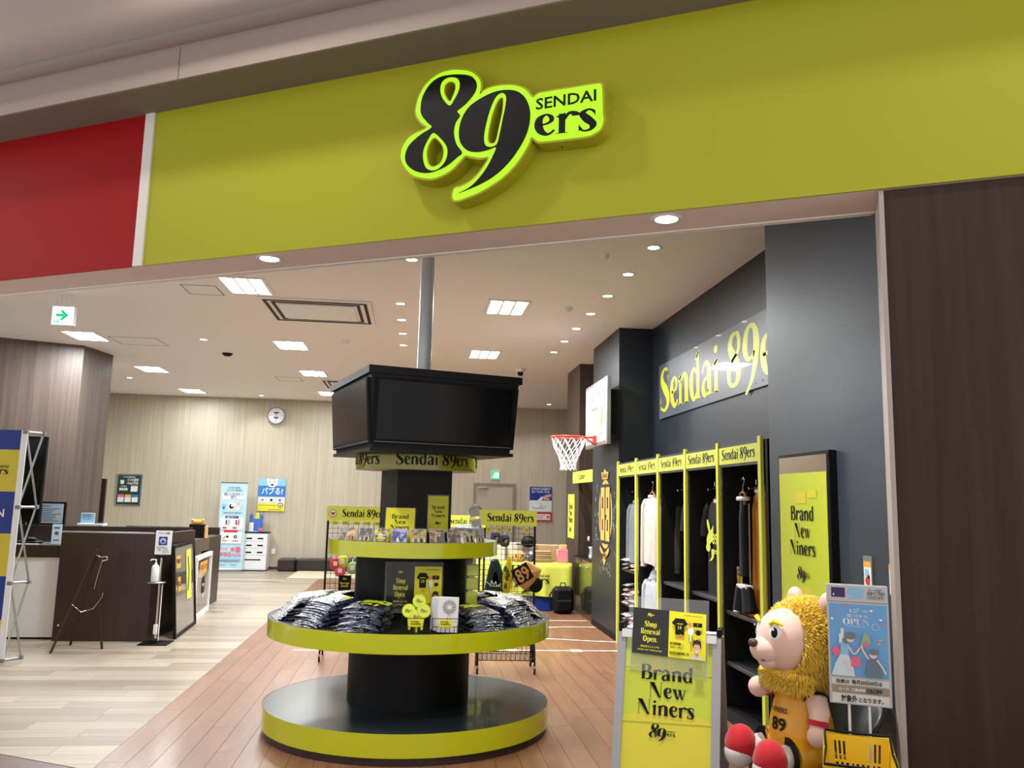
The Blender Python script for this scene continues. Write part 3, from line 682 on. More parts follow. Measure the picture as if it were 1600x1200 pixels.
M_print = pm('print_black', (12, 12, 12), .3, coat=.4)
def shop_poster(s, w, h, full=True):
    s.rect(0, 0, w / 2, h, M_print); s.rect(w / 2, 0, w, h, M_yel); c = w * .25
    s.logo(c, h * .86, w * .10, M_yel)
    for i, tx in enumerate(('Shop', 'Renewal', 'Open.')): s.serif(tx, c, h * (.60 - .16 * i), h * .12, M_yel, w=w * (.17, .27, .2)[i])
    s.sans('6月27日リニューアル', c, h * .15, h * .035, M_yel, w=w * .26); s.sans('OPEN AT THE SHOP', c, h * .08, h * .028, M_yel, w=w * .34)
    q = w * .5
    s.sans('RENEWAL ORIGINAL GOODS', q + w * .33, h * .92, h * .02, M_ink, w=w * .24)
    s.poly([(q + w * .04, h * .74), (q + w * .09, h * .85), (q + w * .21, h * .85), (q + w * .26, h * .74), (q + w * .22, h * .69), (q + w * .21, h * .72), (q + w * .21, h * .5), (q + w * .09, h * .5), (q + w * .09, h * .72), (q + w * .08, h * .69)], M_ink)
    s.sans('13', q + w * .15, h * .62, h * .07, M_yel); s.sans('NINERS', q + w * .15, h * .72, h * .03, M_yel)
    s.rect(q + w * .33, h * .70, q + w * .45, h * .79, M_ink); s.sans('7', q + w * .39, h * .725, h * .045, M_yel)
    s.disc(q + w * .40, h * .58, w * .035, M_ink); s.disc(q + w * .30, h * .60, w * .04, M_plwhite, h * .09); s.rect(q + w * .29, h * .38, q + w * .31, h * .53, M_plwhite)
    s.ring(q + w * .17, h * .45, w * .035, w * .012, pm('print_orange', (226, 142, 50), .4)); s.disc(q + w * .29, h * .74, w * .028, MATS['print_orange'])
    s.rect(q + w * .03, h * .27, q + w * .17, h * .32, M_ink); s.sans('先着プレゼント', q + w * .10, h * .28, h * .028, M_yel, w=w * .12)
    s.sans('限定グッズ販売', q + w * .11, h * .20, h * .035, M_ink, w=w * .15); s.rect(q + w * .03, h * .07, q + w * .28, h * .12, M_ink); s.sans('選手来店イベント開催', q + w * .155, h * .08, h * .028, M_yel, w=w * .23)
    sk = pm('print_skin', (222, 172, 140), .5); hr = pm('print_hair', (40, 28, 22), .5); x = q + w * .39
    s.poly([(x - w * .09, h * .01), (x - w * .07, h * .09), (x, h * .13), (x + w * .07, h * .09), (x + w * .09, h * .01)], pm('print_jersey', (206, 196, 170), .5)); s.rect(x - w * .022, h * .08, x + w * .022, h * .16, sk)
    s.disc(x, h * .30, w * .058, hr, h * .12); s.disc(x, h * .24, w * .046, sk, h * .125)
    s.poly([(x - w * .055, h * .30), (x - w * .05, h * .40), (x, h * .43), (x + w * .05, h * .40), (x + w * .055, h * .30), (x + w * .02, h * .335), (x - w * .02, h * .335)], hr)
    for e in (-1, 1): s.disc(x + e * w * .018, h * .255, w * .005, hr, h * .008)
    s.poly([(x - w * .018, h * .19), (x + w * .018, h * .19), (x + w * .01, h * .17), (x - w * .01, h * .17)], M_plwhite)
t = thing('shop_renewal_poster', 'black and yellow Shop Renewal Open poster in clear film on the display drum', 'poster', (.02, 5.742, .86), 0)
MB().box(-.20, -.006, -.03, .195, -.002, .31, M_glass).build('film', t)
s = Sheet((-.185, -.0065, .0), X_, Z_); shop_poster(s, .37, .28); s.done('poster_sheet', t)

# ---- ten photo cards in clear racks along the front edge of the top tier
M_film = pm('card_gloss', (30, 26, 24), .2, coat=.6)
def pmx(name, a, b, c, scale=28):
    if name in MATS: return MATS[name]
    m = pm(name, a, .25, coat=.5); nt = m.node_tree; g = nt.nodes.new('ShaderNodeNewGeometry'); n = nt.nodes.new('ShaderNodeTexVoronoi'); n.inputs['Scale'].default_value = scale * 2
    n2 = nt.nodes.new('ShaderNodeTexNoise'); n2.inputs['Scale'].default_value = scale; n2.inputs['Detail'].default_value = 4
    r = nt.nodes.new('ShaderNodeValToRGB'); e = r.color_ramp.elements; e[0].position = .40; e[0].color = lin(a); e[1].position = .62; e[1].color = lin(c); k = e.new(.5); k.color = lin(b)
    nt.links.new(g.outputs['Position'], n2.inputs['Vector']); nt.links.new(n2.outputs['Fac'], r.inputs[0]); nt.links.new(r.outputs[0], nt.nodes['Principled BSDF'].inputs['Base Color']); return m
cards = [('pale card with players in white, leftmost of the photo card row', (150, 140, 140), (220, 215, 215), (120, 90, 70)), ('photo card with yellow-shirted group, second from the left', (90, 60, 30), (214, 160, 50), (230, 220, 210)),
 ('dark photo card with clapping figures, third from the left', (20, 18, 20), (70, 66, 60), (170, 150, 130)), ('photo card of a bright arena crowd, fourth from the left', (40, 30, 16), (190, 170, 60), (240, 230, 150)), ('blue photo card of a stage with spotlights', (16, 26, 90), (50, 80, 190), (200, 190, 230)),
 ('photo card of a crowd in gold light right of the blue card', (60, 46, 12), (200, 170, 40), (90, 70, 20)), ('black photo card with a leaping player in orange', (14, 12, 12), (26, 22, 22), (230, 140, 50)), ('dim photo card of a court and crowd right of the leaping player', (50, 40, 34), (120, 90, 60), (180, 150, 120)),
 ('photo card with cheering raised arms on pale ground', (30, 26, 30), (120, 90, 90), (220, 210, 215)), ('greenish photo card, rightmost beside the tall clear holder', (60, 66, 60), (120, 126, 110), (170, 170, 150))]
M_skin0 = pm('tiny_print_light', (226, 200, 170), .4); M_org = pm('tiny_print_orange', (230, 150, 40), .4)
for i, (lab, a, b_, c) in enumerate(cards):
    ang = rad(-90 - 62 + i * 12.9 + .5); x = DX + .575 * math.cos(ang); y = DY + .575 * math.sin(ang) * SY
    t = thing('photo_card', lab, 'photo card', (x, y, 1.305), ang + PI / 2, 'photo cards on the top tier')
    Mt = Matrix.Rotation(rad(-14), 4, 'X')
    MB().box(-.052, .002, 0, .052, .005, .092, M_plwhite, M=Mt).build('card', t)
    MB().box(-.054, -.004, 0, .054, -.002, .098, M_glass, M=Mt).box(-.054, -.012, 0, .054, .03, .003, M_glass).build('card_rack', t)
    s = Sheet(Mt @ Vector((-.051, .0015, .001)), X_, Mt @ Vector(Z_)); s.rect(0, 0, .102, .09, pmx('photo_%d' % i, a, b_, c))
    ink = M_org if i in (1, 6) else (M_skin0 if i != 4 else M_plwhite); h0 = .05 if i in (6, 8) else .032
    if i == 3: s.rect(.02, .045, .085, .05, M_plwhite); s.rect(.02, .02, .085, .03, M_yel)
    for q in range(5 if i not in (4, 6) else 2):
        x0 = .014 + q * .019 if i not in (4, 6) else .04 + q * .022
        if i in (3, 7): break
        s.poly([(x0 - .008, .004), (x0 + .008, .004), (x0 + .006, h0 - .004), (x0 - .006, h0 - .004)], M_film if q % 2 else ink); s.disc(x0, h0, .0045, M_skin0, n=8)
        if i in (6, 8): s.line([(x0 + .004, h0 - .01), (x0 + .012, h0 + .014), (x0 + .004, h0 + .026)], .004, M_skin0)
    s.done('photo_print', t)
t = thing('clear_holder', 'tall clear acrylic leaflet holder leaning on the right end of the top tier', 'holder', (.455, 5.83, 1.305), .5)
Mt = Matrix.Rotation(rad(-10), 4, 'Y')
MB().box(-.05, -.012, 0, .05, -.009, .27, M_glass, M=Mt).box(-.05, .012, 0, .05, .015, .27, M_glass, M=Mt).box(-.05, -.012, 0, -.047, .015, .27, M_glass, M=Mt).box(.047, -.012, 0, .05, .015, .27, M_glass, M=Mt).build('acrylic_shell', t)
for k in range(3): MB().box(-.035, -.006, .18 - k * .07, .035, .006, .23 - k * .07, pm('sticker_pack_grey', (176, 178, 172), .25, coat=.6), M=Mt).build('sticker_pack', t)
# ---- shirts in glossy bags fanned out on the middle tier
M_bag = []
for nm, c in (('navy_bagged_cloth', (24, 28, 58)), ('black_bagged_cloth', (16, 17, 24)), ('grey_bagged_cloth', (90, 92, 98))):
    M_bag.append(pm(nm, c, .2, coat=1, bump=.95, bscale=62))
M_bagL = pm('lime_bag_print', (196, 214, 52), .25, coat=1, bump=.8, bscale=48); M_bagP = pm('clear_bag_edge', (62, 68, 88), .14, coat=1, bump=.8, bscale=70)
def pack_mesh(seed, mat, light=False):
    r = random.Random(seed); b = MB(); nx, ny = 12, 9; W_, H_ = .145, .105; top = []; bot = []
    for j in range(ny + 1):
        for i in range(nx + 1):
            x = -1 + 2 * i / nx; y = -1 + 2 * j / ny; e = (1 - x ** 6) * (1 - y ** 6); z = .011 * e ** .6 + r.uniform(-.0016, .0016)
            sag = -.016 * (x * x) ** 1.5
            px = x * W_ * (1 + .03 * r.uniform(-1, 1) * (abs(x) > .99)); py = y * H_ * (1 + .04 * r.uniform(-1, 1) * (abs(y) > .99))
            top.append((px, py, z + sag)); bot.append((px, py, -.004 * e + sag))
    n = (nx + 1) * (ny + 1); b.v = []
    for j in range(ny):
        for i in range(nx):
            a = j * (nx + 1) + i; q = [top[a], top[a + 1], top[a + nx + 2], top[a + nx + 1]]
            lim = abs(j - 6) <= 1 and 3 <= i <= 10 and r.random() < .85 or (j in (2, 3) and 4 <= i <= 8 and r.random() < .25)
            edge = i in (0, nx - 1) or j in (0,)
            b.add(q, [(0, 1, 2, 3)], M_bagP if (j == 0 and r.random() < .6) or edge and r.random() < .3 or light and r.random() < .5 else (M_bagL if lim else mat), True)
    b.add(bot, [tuple([j * (nx + 1) + i, (j + 1) * (nx + 1) + i, (j + 1) * (nx + 1) + i + 1, j * (nx + 1) + i + 1]) for j in range(ny) for i in range(nx)], mat, True)
    return b
PK = {}
def pack(key, lab, loc, rot, group, name='bagged_shirt', s=1):
    if key not in PK: o = pack_mesh(key[0] * 7 + key[1], M_bag[key[1]], key[2]).build(name); PK[key] = o
    else: o = PK[key].copy(); COL.objects.link(o)
    o.location = loc; o.rotation_euler = rot; o.scale = (s, s, s); o['label'] = lab; o['category'] = 'shirt'; o['group'] = group; return o
stacks = [(-20, .87, 11, 1, 'in the front pile left of the wire baskets'), (-46, .86, 12, 0, 'in the navy pile at the front left'), (-74, .87, 12, 1, 'in the pile at the left rim'), (-101, .84, 10, 1, 'in the pile behind the left rim'), (-130, .80, 8, 2, 'in the grey pile at the back left'),
          (32, .87, 9, 1, 'in the front pile right of the fan boxes'), (57, .86, 11, 0, 'in the navy pile at the front right'), (83, .87, 11, 1, 'in the pile at the right rim'), (108, .84, 10, 1, 'in the pile behind the right rim'), (136, .80, 8, 2, 'in the grey pile at the back right')]
for si, (deg, rr, n, mt, place) in enumerate(stacks):
    for k in range(n):
        a = rad(-90 + deg) + R.uniform(-.012, .012) + .004 * k * (1 if deg > 0 else -1); q = rr - .015 * k; x = DX + q * math.cos(a); y = DY + q * math.sin(a) * SY
        lab = ('topmost bagged shirt with lime print ' if k == n - 1 else 'dark bagged shirt lying ') + place
        pack((k % 4, mt, mt == 2), lab, (x, y, .786 + .0125 * k), (rad(7 + R.uniform(-1, 1)), rad(R.uniform(-2, 2)), a + PI / 2 + R.uniform(-.05, .05)), 'bagged shirts ' + place)
# ---- wire baskets in front: lime hand mirrors, boxed fans
def wbasket(lab, x, y, w, h, d):
    t = thing('wire_basket', lab, 'basket', (x, y, .772), 0)
    b = MB(); r = .0022
    for z in (.004, h * .45, h): b.tube([(-w, -d, z), (w, -d, z), (w, d, z), (-w, d, z)], r, M_wire, 5, closed=True)
    for xx in (-1, 1):
        for yy in (-1, 1): b.tube([(xx * w, yy * d, 0), (xx * w, yy * d, h * (1 if yy < 0 else 1.9))], r * 1.2, M_wire, 5)
    for i in range(7): xx = -w + 2 * w * i / 6; b.tube([(xx, -d, h * .45), (xx, -d, .004), (xx, d, .004), (xx, d, h)], r * .8, M_wire, 4)
    tag(b.build('wire_frame', t), kind='stuff'); tg = MB().box(-.042, -d - .006, h * .45, .042, -d - .003, h * .45 + .042, M_yel).build('price_tag', t)
    s = Sheet((-.042, -d - .0065, h * .45), X_, Z_); s.sans('¥1,650(税込)', .042, .012, .012, M_ink, w=.06); s.rect(.01, .03, .06, .034, M_ink); s.done('tag_print', t)
wbasket('black wire basket holding lime round fans in the middle of the display', .036, 5.33, .085, .09, .07)
wbasket('black wire basket holding white fan boxes, right of the lime ones', .22, 5.33, .082, .09, .075)
M_limeO = pm('lime_plastic', (198, 214, 30), .3, coat=.5)
def roundfan(lab, loc, rot):
    t = thing('hand_mirror', lab, 'mirror', loc, rot=rot, group='lime round items in the wire basket')
    MB().lathe([(0, -.004), (.040, -.004), (.044, 0), (.040, .004), (.036, .003)], M_limeO, 28).lathe([(.036, .003), (0, .003)], pm('lime_face', (214, 226, 70), .25, coat=.7), 28, smooth=False).build('disc_face', t)
    MB().box(-.008, -.115, -.004, .008, -.04, .004, M_limeO, .002).build('handle', t)
    s = Sheet((0, 0, .004), X_, Y_); s.logo(0, 0, .05, pm('olive_print', (120, 130, 20), .4)); s.done('print', t)
roundfan('lime round fan standing highest in the wire basket', (.055, 5.345, .955), (rad(80), .2, .1))
roundfan('lime round fan at the left of the wire basket', (-.01, 5.315, .90), (rad(78), -.1, -.15))
roundfan('lime round fan at the right front of the wire basket', (.085, 5.305, .90), (rad(80), .12, .05))
roundfan('lime round fan low in the middle of the wire basket', (.04, 5.30, .865), (rad(82), 0, 0))
for k in range(5):
    t = thing('fan_box', ['white handheld fan box at the front, showing a printed fan', 'white fan box directly behind the front one', 'third white fan box in the wire basket', 'fourth white fan box in the wire basket', 'rearmost white fan box leaning to the left'][k], 'box', (.232 - .010 * k, 5.283 + .026 * k, .776), 0, 'white fan boxes in the wire basket', rot=(0, rad(1.5), 0))
    MB().box(-.064, -.012, 0, .064, .012, .215 - .004 * k, M_plwhite, .002).build('carton', t)
    if k == 0:
        s = Sheet((-.064, -.0125, 0), X_, Z_); g = pm('fan_grey', (188, 188, 192), .4); s.disc(.070, .155, .044, g, n=28); s.disc(.070, .155, .038, pm('fan_grey_dark', (150, 150, 155), .4), n=28)
        for q in range(14):
            a = q * 2 * PI / 14; s.line([(.070 + .012 * math.cos(a), .155 + .012 * math.sin(a)), (.070 + .038 * math.cos(a + .25), .155 + .038 * math.sin(a + .25))], .003, M_plwhite)
        s.disc(.070, .155, .013, M_plwhite); s.rect(.062, .07, .078, .112, g); s.rect(.066, .078, .074, .104, M_plwhite); s.done('fan_print', t)
t = thing('tall_drum_pack', 'tall clear pack of lime merchandise standing against the right of the drum', 'package', (.425, 5.90, .772))
MB().box(-.05, -.03, 0, .05, .03, .40, M_glass, .004).build('clear_case', t)
for k in range(4): MB().box(-.042, -.022, .01 + k * .095, .042, .022, .09 + k * .095, [M_posterG, M_limeO][k % 2], .006).build('lime_item', t)
t = thing('small_bottle', 'small clear bottle with a dark cap in front of the tall lime pack', 'bottle', (.47, 5.80, .772))
MB().lathe([(0, 0), (.028, 0), (.03, .01), (.03, .09), (.014, .115), (.012, .13)], pm('olive_bottle', (120, 128, 70), .1, coat=.7, trans=.4), 20).build('bottle_body', t); MB().lathe([(.015, .128), (.015, .165), (0, .165)], M_black, 16).build('cap', t)

# ================================================================ grid racks on wheels
def rack(lab, x, y, w, rz, top, header=True, emblem=False, z0=.16, basket=True):
    t = thing('grid_rack', lab, 'rack', (x, y, 0), rz)
    for xx in (0, w): MB().tube([(xx, 0, .07), (xx, 0, top - .02)], .011, M_wire, 8).build('post', t)
    b = MB(); n = int(w / .05)
    for i in range(1, n): b.tube([(w * i / n, 0, z0 + .12), (w * i / n, 0, top - .03)], .0022, M_wire, 4)
    for j in range(int((top - .2 - z0) / .05) + 1): b.tube([(0, 0, z0 + .12 + j * .05), (w, 0, z0 + .12 + j * .05)], .0022, M_wire, 4)
    tag(b.build('wire_grid', t), kind='stuff')
    if basket:
        b = MB(); d = .17
        for z, dd in ((.12, d), (.20, d)): b.tube([(0, -dd, z), (w, -dd, z), (w, dd, z), (0, dd, z)], .005, M_wire, 5, closed=True)
        for i in range(13): xx = w * i / 12; b.tube([(xx, -d, .20), (xx, -d, .12), (xx, d, .12), (xx, d, .20)], .0025, M_wire, 4)
        for yy in (-.08, 0, .08): b.tube([(0, yy, .12), (w, yy, .12)], .0025, M_wire, 4)
        tag(b.build('bottom_basket', t), kind='stuff')
        for xx in (0, w):
            MB().tube([(xx, 0, .34), (xx, -.05, .32), (xx, -.17, .20), (xx, -.19, .075)], .009, M_wire, 6).tube([(xx, 0, .34), (xx, .05, .32), (xx, .17, .20), (xx, .19, .075)], .009, M_wire, 6).build('foot_frame', t)
            for yy in (-.19, .19):
                c = MB().tube([(xx - .008, yy, .028), (xx + .008, yy, .028)], .028, M_deep, 14).build('caster', t); MB().box(xx - .013, yy - .012, .03, xx + .013, yy + .012, .075, M_chrome).build('caster_fork', c)
    if header:
        MB().box(-.015, -.016, top - .15, w + .015, -.012, top, M_limeS).build('header_board', t)
        s = Sheet((-.015, -.0165, top - .15), X_, Z_); x0 = w * .55 + .015 if not emblem else w * .6
        s.serif('Sendai 89ers', x0, .042, .075, M_ink, w=w * (.86 if not emblem else .70))
        if emblem: s.disc(.062, .075, .04, pm('emblem_tan', (190, 140, 80), .4), n=24); s.disc(.062, .075, .032, M_plwhite, n=24); s.line([(.045, .09), (.062, .06), (.08, .09)], .012, pm('emblem_red', (150, 40, 30), .4)); s.line([(.05, .065), (.062, .08), (.074, .065)], .008, MATS['emblem_red'])
        s.done('lettering', t)
    return t
def ptag(x, y, z, lab, rz=0, w=.05):
    t = tag(MB().box(0, -.004, 0, w, 0, .038, M_yel).build('price_card', loc=(x, y, z), rot=(0, 0, rz)), lab, 'price tag', 'yellow price cards on the racks')
    s = Sheet((0, -.0045, 0), X_, Z_); s.rect(.006, .024, w - .006, .028, M_ink); s.sans('¥1,980', w / 2, .008, .010, M_ink, w=w * .6); s.done('card_print', t)
rack('black wheeled grid rack with a lime Sendai 89ers header, right of the round display', .645, 8.06, .535, -.04, 1.505)
rack('black wheeled grid rack with emblem header, left of the round display', -.87, 8.62, .62, .02, 1.505, emblem=True)
rack('grid rack with a lower lime header, half hidden behind the display column', .38, 10.55, .52, 0, 1.40, basket=True)
for i, x in enumerate((.70, .80, .90, 1.07)): ptag(x, 8.035, 1.30, '%s yellow price card under the header of the right rack' % ['leftmost', 'second', 'third', 'rightmost'][i])
for i, x in enumerate((-.83, -.73, -.61, -.50, -.40)): ptag(x, 8.60, 1.315, '%s yellow price card under the header of the left rack' % ['leftmost', 'second', 'third', 'fourth', 'fifth'][i], w=.065)
for i, x in enumerate((.42, .56, .70)): ptag(x, 10.52, 1.20, '%s yellow price card on the half hidden rack' % ['left', 'middle', 'right'][i])

def cloth_bag(name, lab, cat, loc, pts, th_, mat, group=None, rz=0, seed=0):
    """soft flat thing: outline pts (x,z) inflated"""
    t = thing(name, lab, cat, loc, rz, group); P = smooth_closed(pts, 3); cx = sum(p[0] for p in P) / len(P); cz = sum(p[1] for p in P) / len(P); b = MB(); r = random.Random(seed)
    rings = []
    for k, (s_, y) in enumerate(((1, 0), (.97, th_ * .45), (.85, th_ * .8), (.6, th_), (.3, th_ * 1.02))):
        for sg in (-1, 1):
            pass
    vs = []; n = len(P); prof = ((.3, -th_ * 1.02), (.6, -th_), (.85, -th_ * .8), (.97, -th_ * .45), (1, 0), (.97, th_ * .45), (.85, th_ * .8), (.6, th_))
    for s_, y in prof:
        for x, z in P: vs.append((cx + (x - cx) * s_, y + r.uniform(-.12, .12) * th_ * (s_ < .99), cz + (z - cz) * s_))
    fs = [(k * n + i, k * n + (i + 1) % n, (k + 1) * n + (i + 1) % n, (k + 1) * n + i) for k in range(len(prof) - 1) for i in range(n)] + [tuple(range(n))]
    b.add(vs, fs, mat, True); b.build('body', t); return t
M_grn = pm('dark_green_cloth', (14, 52, 48), .7); M_yelb = pm('yellow_vinyl', (222, 196, 26), .3, coat=.4)
t = cloth_bag('drawstring_bag', 'dark green drawstring bag with white script and number 8 hanging on the right rack', 'bag', (.77, 7.99, .64), [(-.07, 0), (.12, 0), (.115, .2), (.06, .38), (.02, .40), (-.02, .38), (-.06, .2)], .02, M_grn, seed=2)
s = Sheet((-.06, -.024, 0), X_, Z_); s.line([(.0, .19), (.04, .16), (.05, .2), (.07, .16), (.09, .19), (.1, .15), (.14, .17)], .008, M_plwhite); s.line([(.03, .15), (.14, .145)], .006, M_plwhite); s.sans('8', .09, .03, .07, M_plwhite); s.done('print', t)
MB().tube([(.0, -.02, .38), (.005, -.01, .45)], .004, M_plwhite, 5).build('cord', t)
t = cloth_bag('yellow_pouch', 'yellow and green bagged towel hanging beside the green drawstring bag', 'towel', (.905, 7.99, .71), [(-.05, .03), (.02, 0), (.05, .12), (.05, .28), (.02, .37), (-.01, .30), (-.04, .2)], .022, M_yelb, seed=3)
for a_, b__ in ((-.01, .08), (.015, .18), (-.015, .24)): MB().ball((a_, -.022, b__), (.018, .004, .03), pm('leaf_green', (40, 110, 70), .5), 8).build('green_patch', t)
t = cloth_bag('neck_pillow', 'tan and black number 89 cushion hanging tilted on the right rack', 'cushion', (1.09, 7.98, .76), [(-.12, .1), (-.02, .0), (.05, .03), (.15, .17), (.1, .22), (-.0, .27), (-.06, .22)], .03, pm('tan_cloth', (206, 156, 104), .7), seed=4)
Mr = Matrix.Rotation(rad(30), 4, 'Y').inverted()
s = Sheet(Vector((-.075, -.036, .01)), Vector((.866, 0, .5)), Vector((-.5, 0, .866)))
s.rect(.015, .02, .185, .18, M_ink); s.sans('89', .10, .035, .13, MATS['tan_cloth'], w=.13)
s.disc(.15, .10, .02, MATS['print_orange']); s.done('print', t)
t = thing('black_cap', 'round black cap hanging behind the tan cushion', 'cap', (1.19, 8.0, .80)); MB().ball((0, 0, 0), (.07, .03, .075), M_black, 16).build('crown', t); MB().box(-.09, -.01, -.06, -.03, .02, -.05, M_black, .003).build('brim', t)
for i, (x, z) in enumerate(((.79, 1.24), (.88, 1.215))):
    t = cloth_bag('small_goods_bag', ['pale bag of small goods at the upper left of the right rack', 'pale bag of small goods next to it, slightly lower, on the right rack'][i], 'bag', (x, 8.0, z), [(-.04, -.05), (.04, -.05), (.045, .04), (0, .055), (-.045, .04)], .018, M_bagP, seed=i + 9)
    MB().ball((.01, -.016, -.01), (.018, .006, .02), pm('tan_goods', (176, 146, 104), .5), 8).build('contents', t); MB().tube([(0, 0, .05), (0, .02, .08)], .002, M_chrome, 5).build('hook', t)
# goods on the left rack
for i, (x, z, c, lab) in enumerate(((-.77, .93, (214, 40, 46), 'red pouch on the left rack'), (-.70, .95, (196, 206, 60), 'yellow-green pouch beside the red one on the left rack'), (-.60, .89, (150, 180, 120), 'green bagged goods at the right edge of the left rack'), (-.72, .86, (220, 90, 90), 'small red and white pouch low on the left rack'))):
    t = cloth_bag('goods_pouch', lab, 'pouch', (x, 8.58, z), [(-.045, -.05), (.04, -.055), (.05, .04), (0, .06), (-.05, .03)], .015, pm('pouch_%d%d%d' % c, c, .35, coat=.4), seed=20 + i)
    MB().tube([(0, 0, .05), (0, .03, .085)], .002, M_chrome, 5).build('hook', t); MB().box(-.02, -.022, -.02, .02, -.0165, .02, M_plwhite).build('pouch_label', t)
t = thing('goods_sign', 'small black Newborn Goods sign on the left rack', 'sign', (-.73, 8.57, .635)); MB().box(0, -.005, 0, .125, 0, .18, M_black).build('board', t)
s = Sheet((0, -.0055, 0), X_, Z_); s.logo(.062, .145, .04, M_posterY); s.sans('New type', .062, .095, .02, M_posterY, w=.09); s.sans('Goods', .062, .068, .02, M_posterY); s.rect(.03, .02, .095, .025, M_posterY); s.done('print', t)
for x, z, lab in ((.60, .9, 'white and green bagged goods on the half hidden rack'), (.70, .9, 'dark bagged goods beside the drum on the half hidden rack')):
    t = cloth_bag('goods_pouch', lab, 'pouch', (x, 10.5, z), [(-.05, -.1), (.05, -.1), (.05, .08), (-.05, .08)], .015, M_bagP if x < .65 else M_bag[1], seed=33); MB().tube([(0, 0, .08), (0, .03, .11)], .002, M_chrome, 5).build('hook', t)
t = thing('cap', 'small round black cap on top of the half hidden rack', 'cap', (.78, 10.6, 1.41)); MB().ball((0, 0, .05), (.085, .08, .085), M_black, 16).build('crown', t); MB().ball((.07, -.04, .0), (.06, .05, .01), M_black, 12).build('brim', t)
t = thing('bagged_rainwear', 'glossy grey bagged clothes lying on top of the half hidden rack', 'clothes', (.66, 10.45, 1.24)); MB().ball((0, 0, 0), (.19, .1, .035), M_bagP, 14).build('body', t); MB().tube([(-.15, 0, .03), (0, -.03, .045), (.15, 0, .03)], .006, M_plwhite, 6).build('fold', t)

# ================================================================ lockers along the right wall
LX, LYs = 2.40, [9.555, 8.745, 7.93, 7.10, 6.30, 5.49]
t = thing('clothes_locker', 'black five-bay open locker with lime posts and Sendai 89ers headers along the right wall', 'locker', (LX, 0, 0))
MI = pm('locker_interior', (9, 9, 10), .6)
MB().box(.40, 5.44, 0, .418, 9.56, 2.06, MI).build('back_panel', t)
MB().box(0, 5.44, 2.04, .418, 9.56, 2.065, M_black).build('top_panel', t)
MB().box(.0, 5.44, 0, .418, 9.56, .09, M_black).build('plinth', t)
MB().box(0, 5.40, 0, .418, 5.44, 2.065, M_deep).build('side_panel', t)
for i, y in enumerate(LYs):
    if 0 < i < 5: MB().box(.02, y - .012, .09, .40, y + .012, 2.04, MI).build('partition', t)
    MB().box(-.022, y - .024, 0, .002, y + .024, 2.09, M_limeS).build('post', t)
M_edge = pm('grey_shelf_edge', (52, 53, 56), .4)
for i in range(5):
    y1, y0 = LYs[i] - .026, LYs[i + 1] + .026
    h = MB().box(-.012, y0, 1.895, .01, y1, 2.065, M_edge).build('header_panel', t)
    MB().box(-.016, y0 + .008, 1.915, -.012, y1 - .008, 2.045, M_limeS).build('lime_plate', h)
    s = Sheet((-.0165, y1 - .008, 1.915), (0, -1, 0), Z_); s.serif('Sendai 89ers', (y1 - y0) / 2, .034, .078, M_ink, w=.64); s.done('lettering', h)
shelves = [(0, .855, 1), (0, .475, 1), (0, .15, 1), (1, .40, 0), (2, .86, 0), (3, .86, 0), (3, .42, 0), (4, .80, 1), (4, .42, 1), (2, .42, 0)]
for bay, z, v in shelves:
    MB().box(.03, LYs[bay + 1] + .014, z - .028, .40, LYs[bay] - .014, z, M_edge, .002).build('shelf', t)
for bay in (1, 3, 2, 0, 4):
    yc = (LYs[bay] + LYs[bay + 1]) / 2 + (.03 if bay != 4 else -.02)
    b = MB().tube([(.40, yc, 1.84), (.06, yc, 1.73)], .011, M_chrome, 8)
    o = b.build('hanging_arm', t)
    for k in range(3): MB().tube([(.12 + .11 * k, yc, 1.757 + .0335 * k), (.12 + .11 * k, yc, 1.795 + .0335 * k)], .005, M_chrome, 6).build('arm_peg', o)

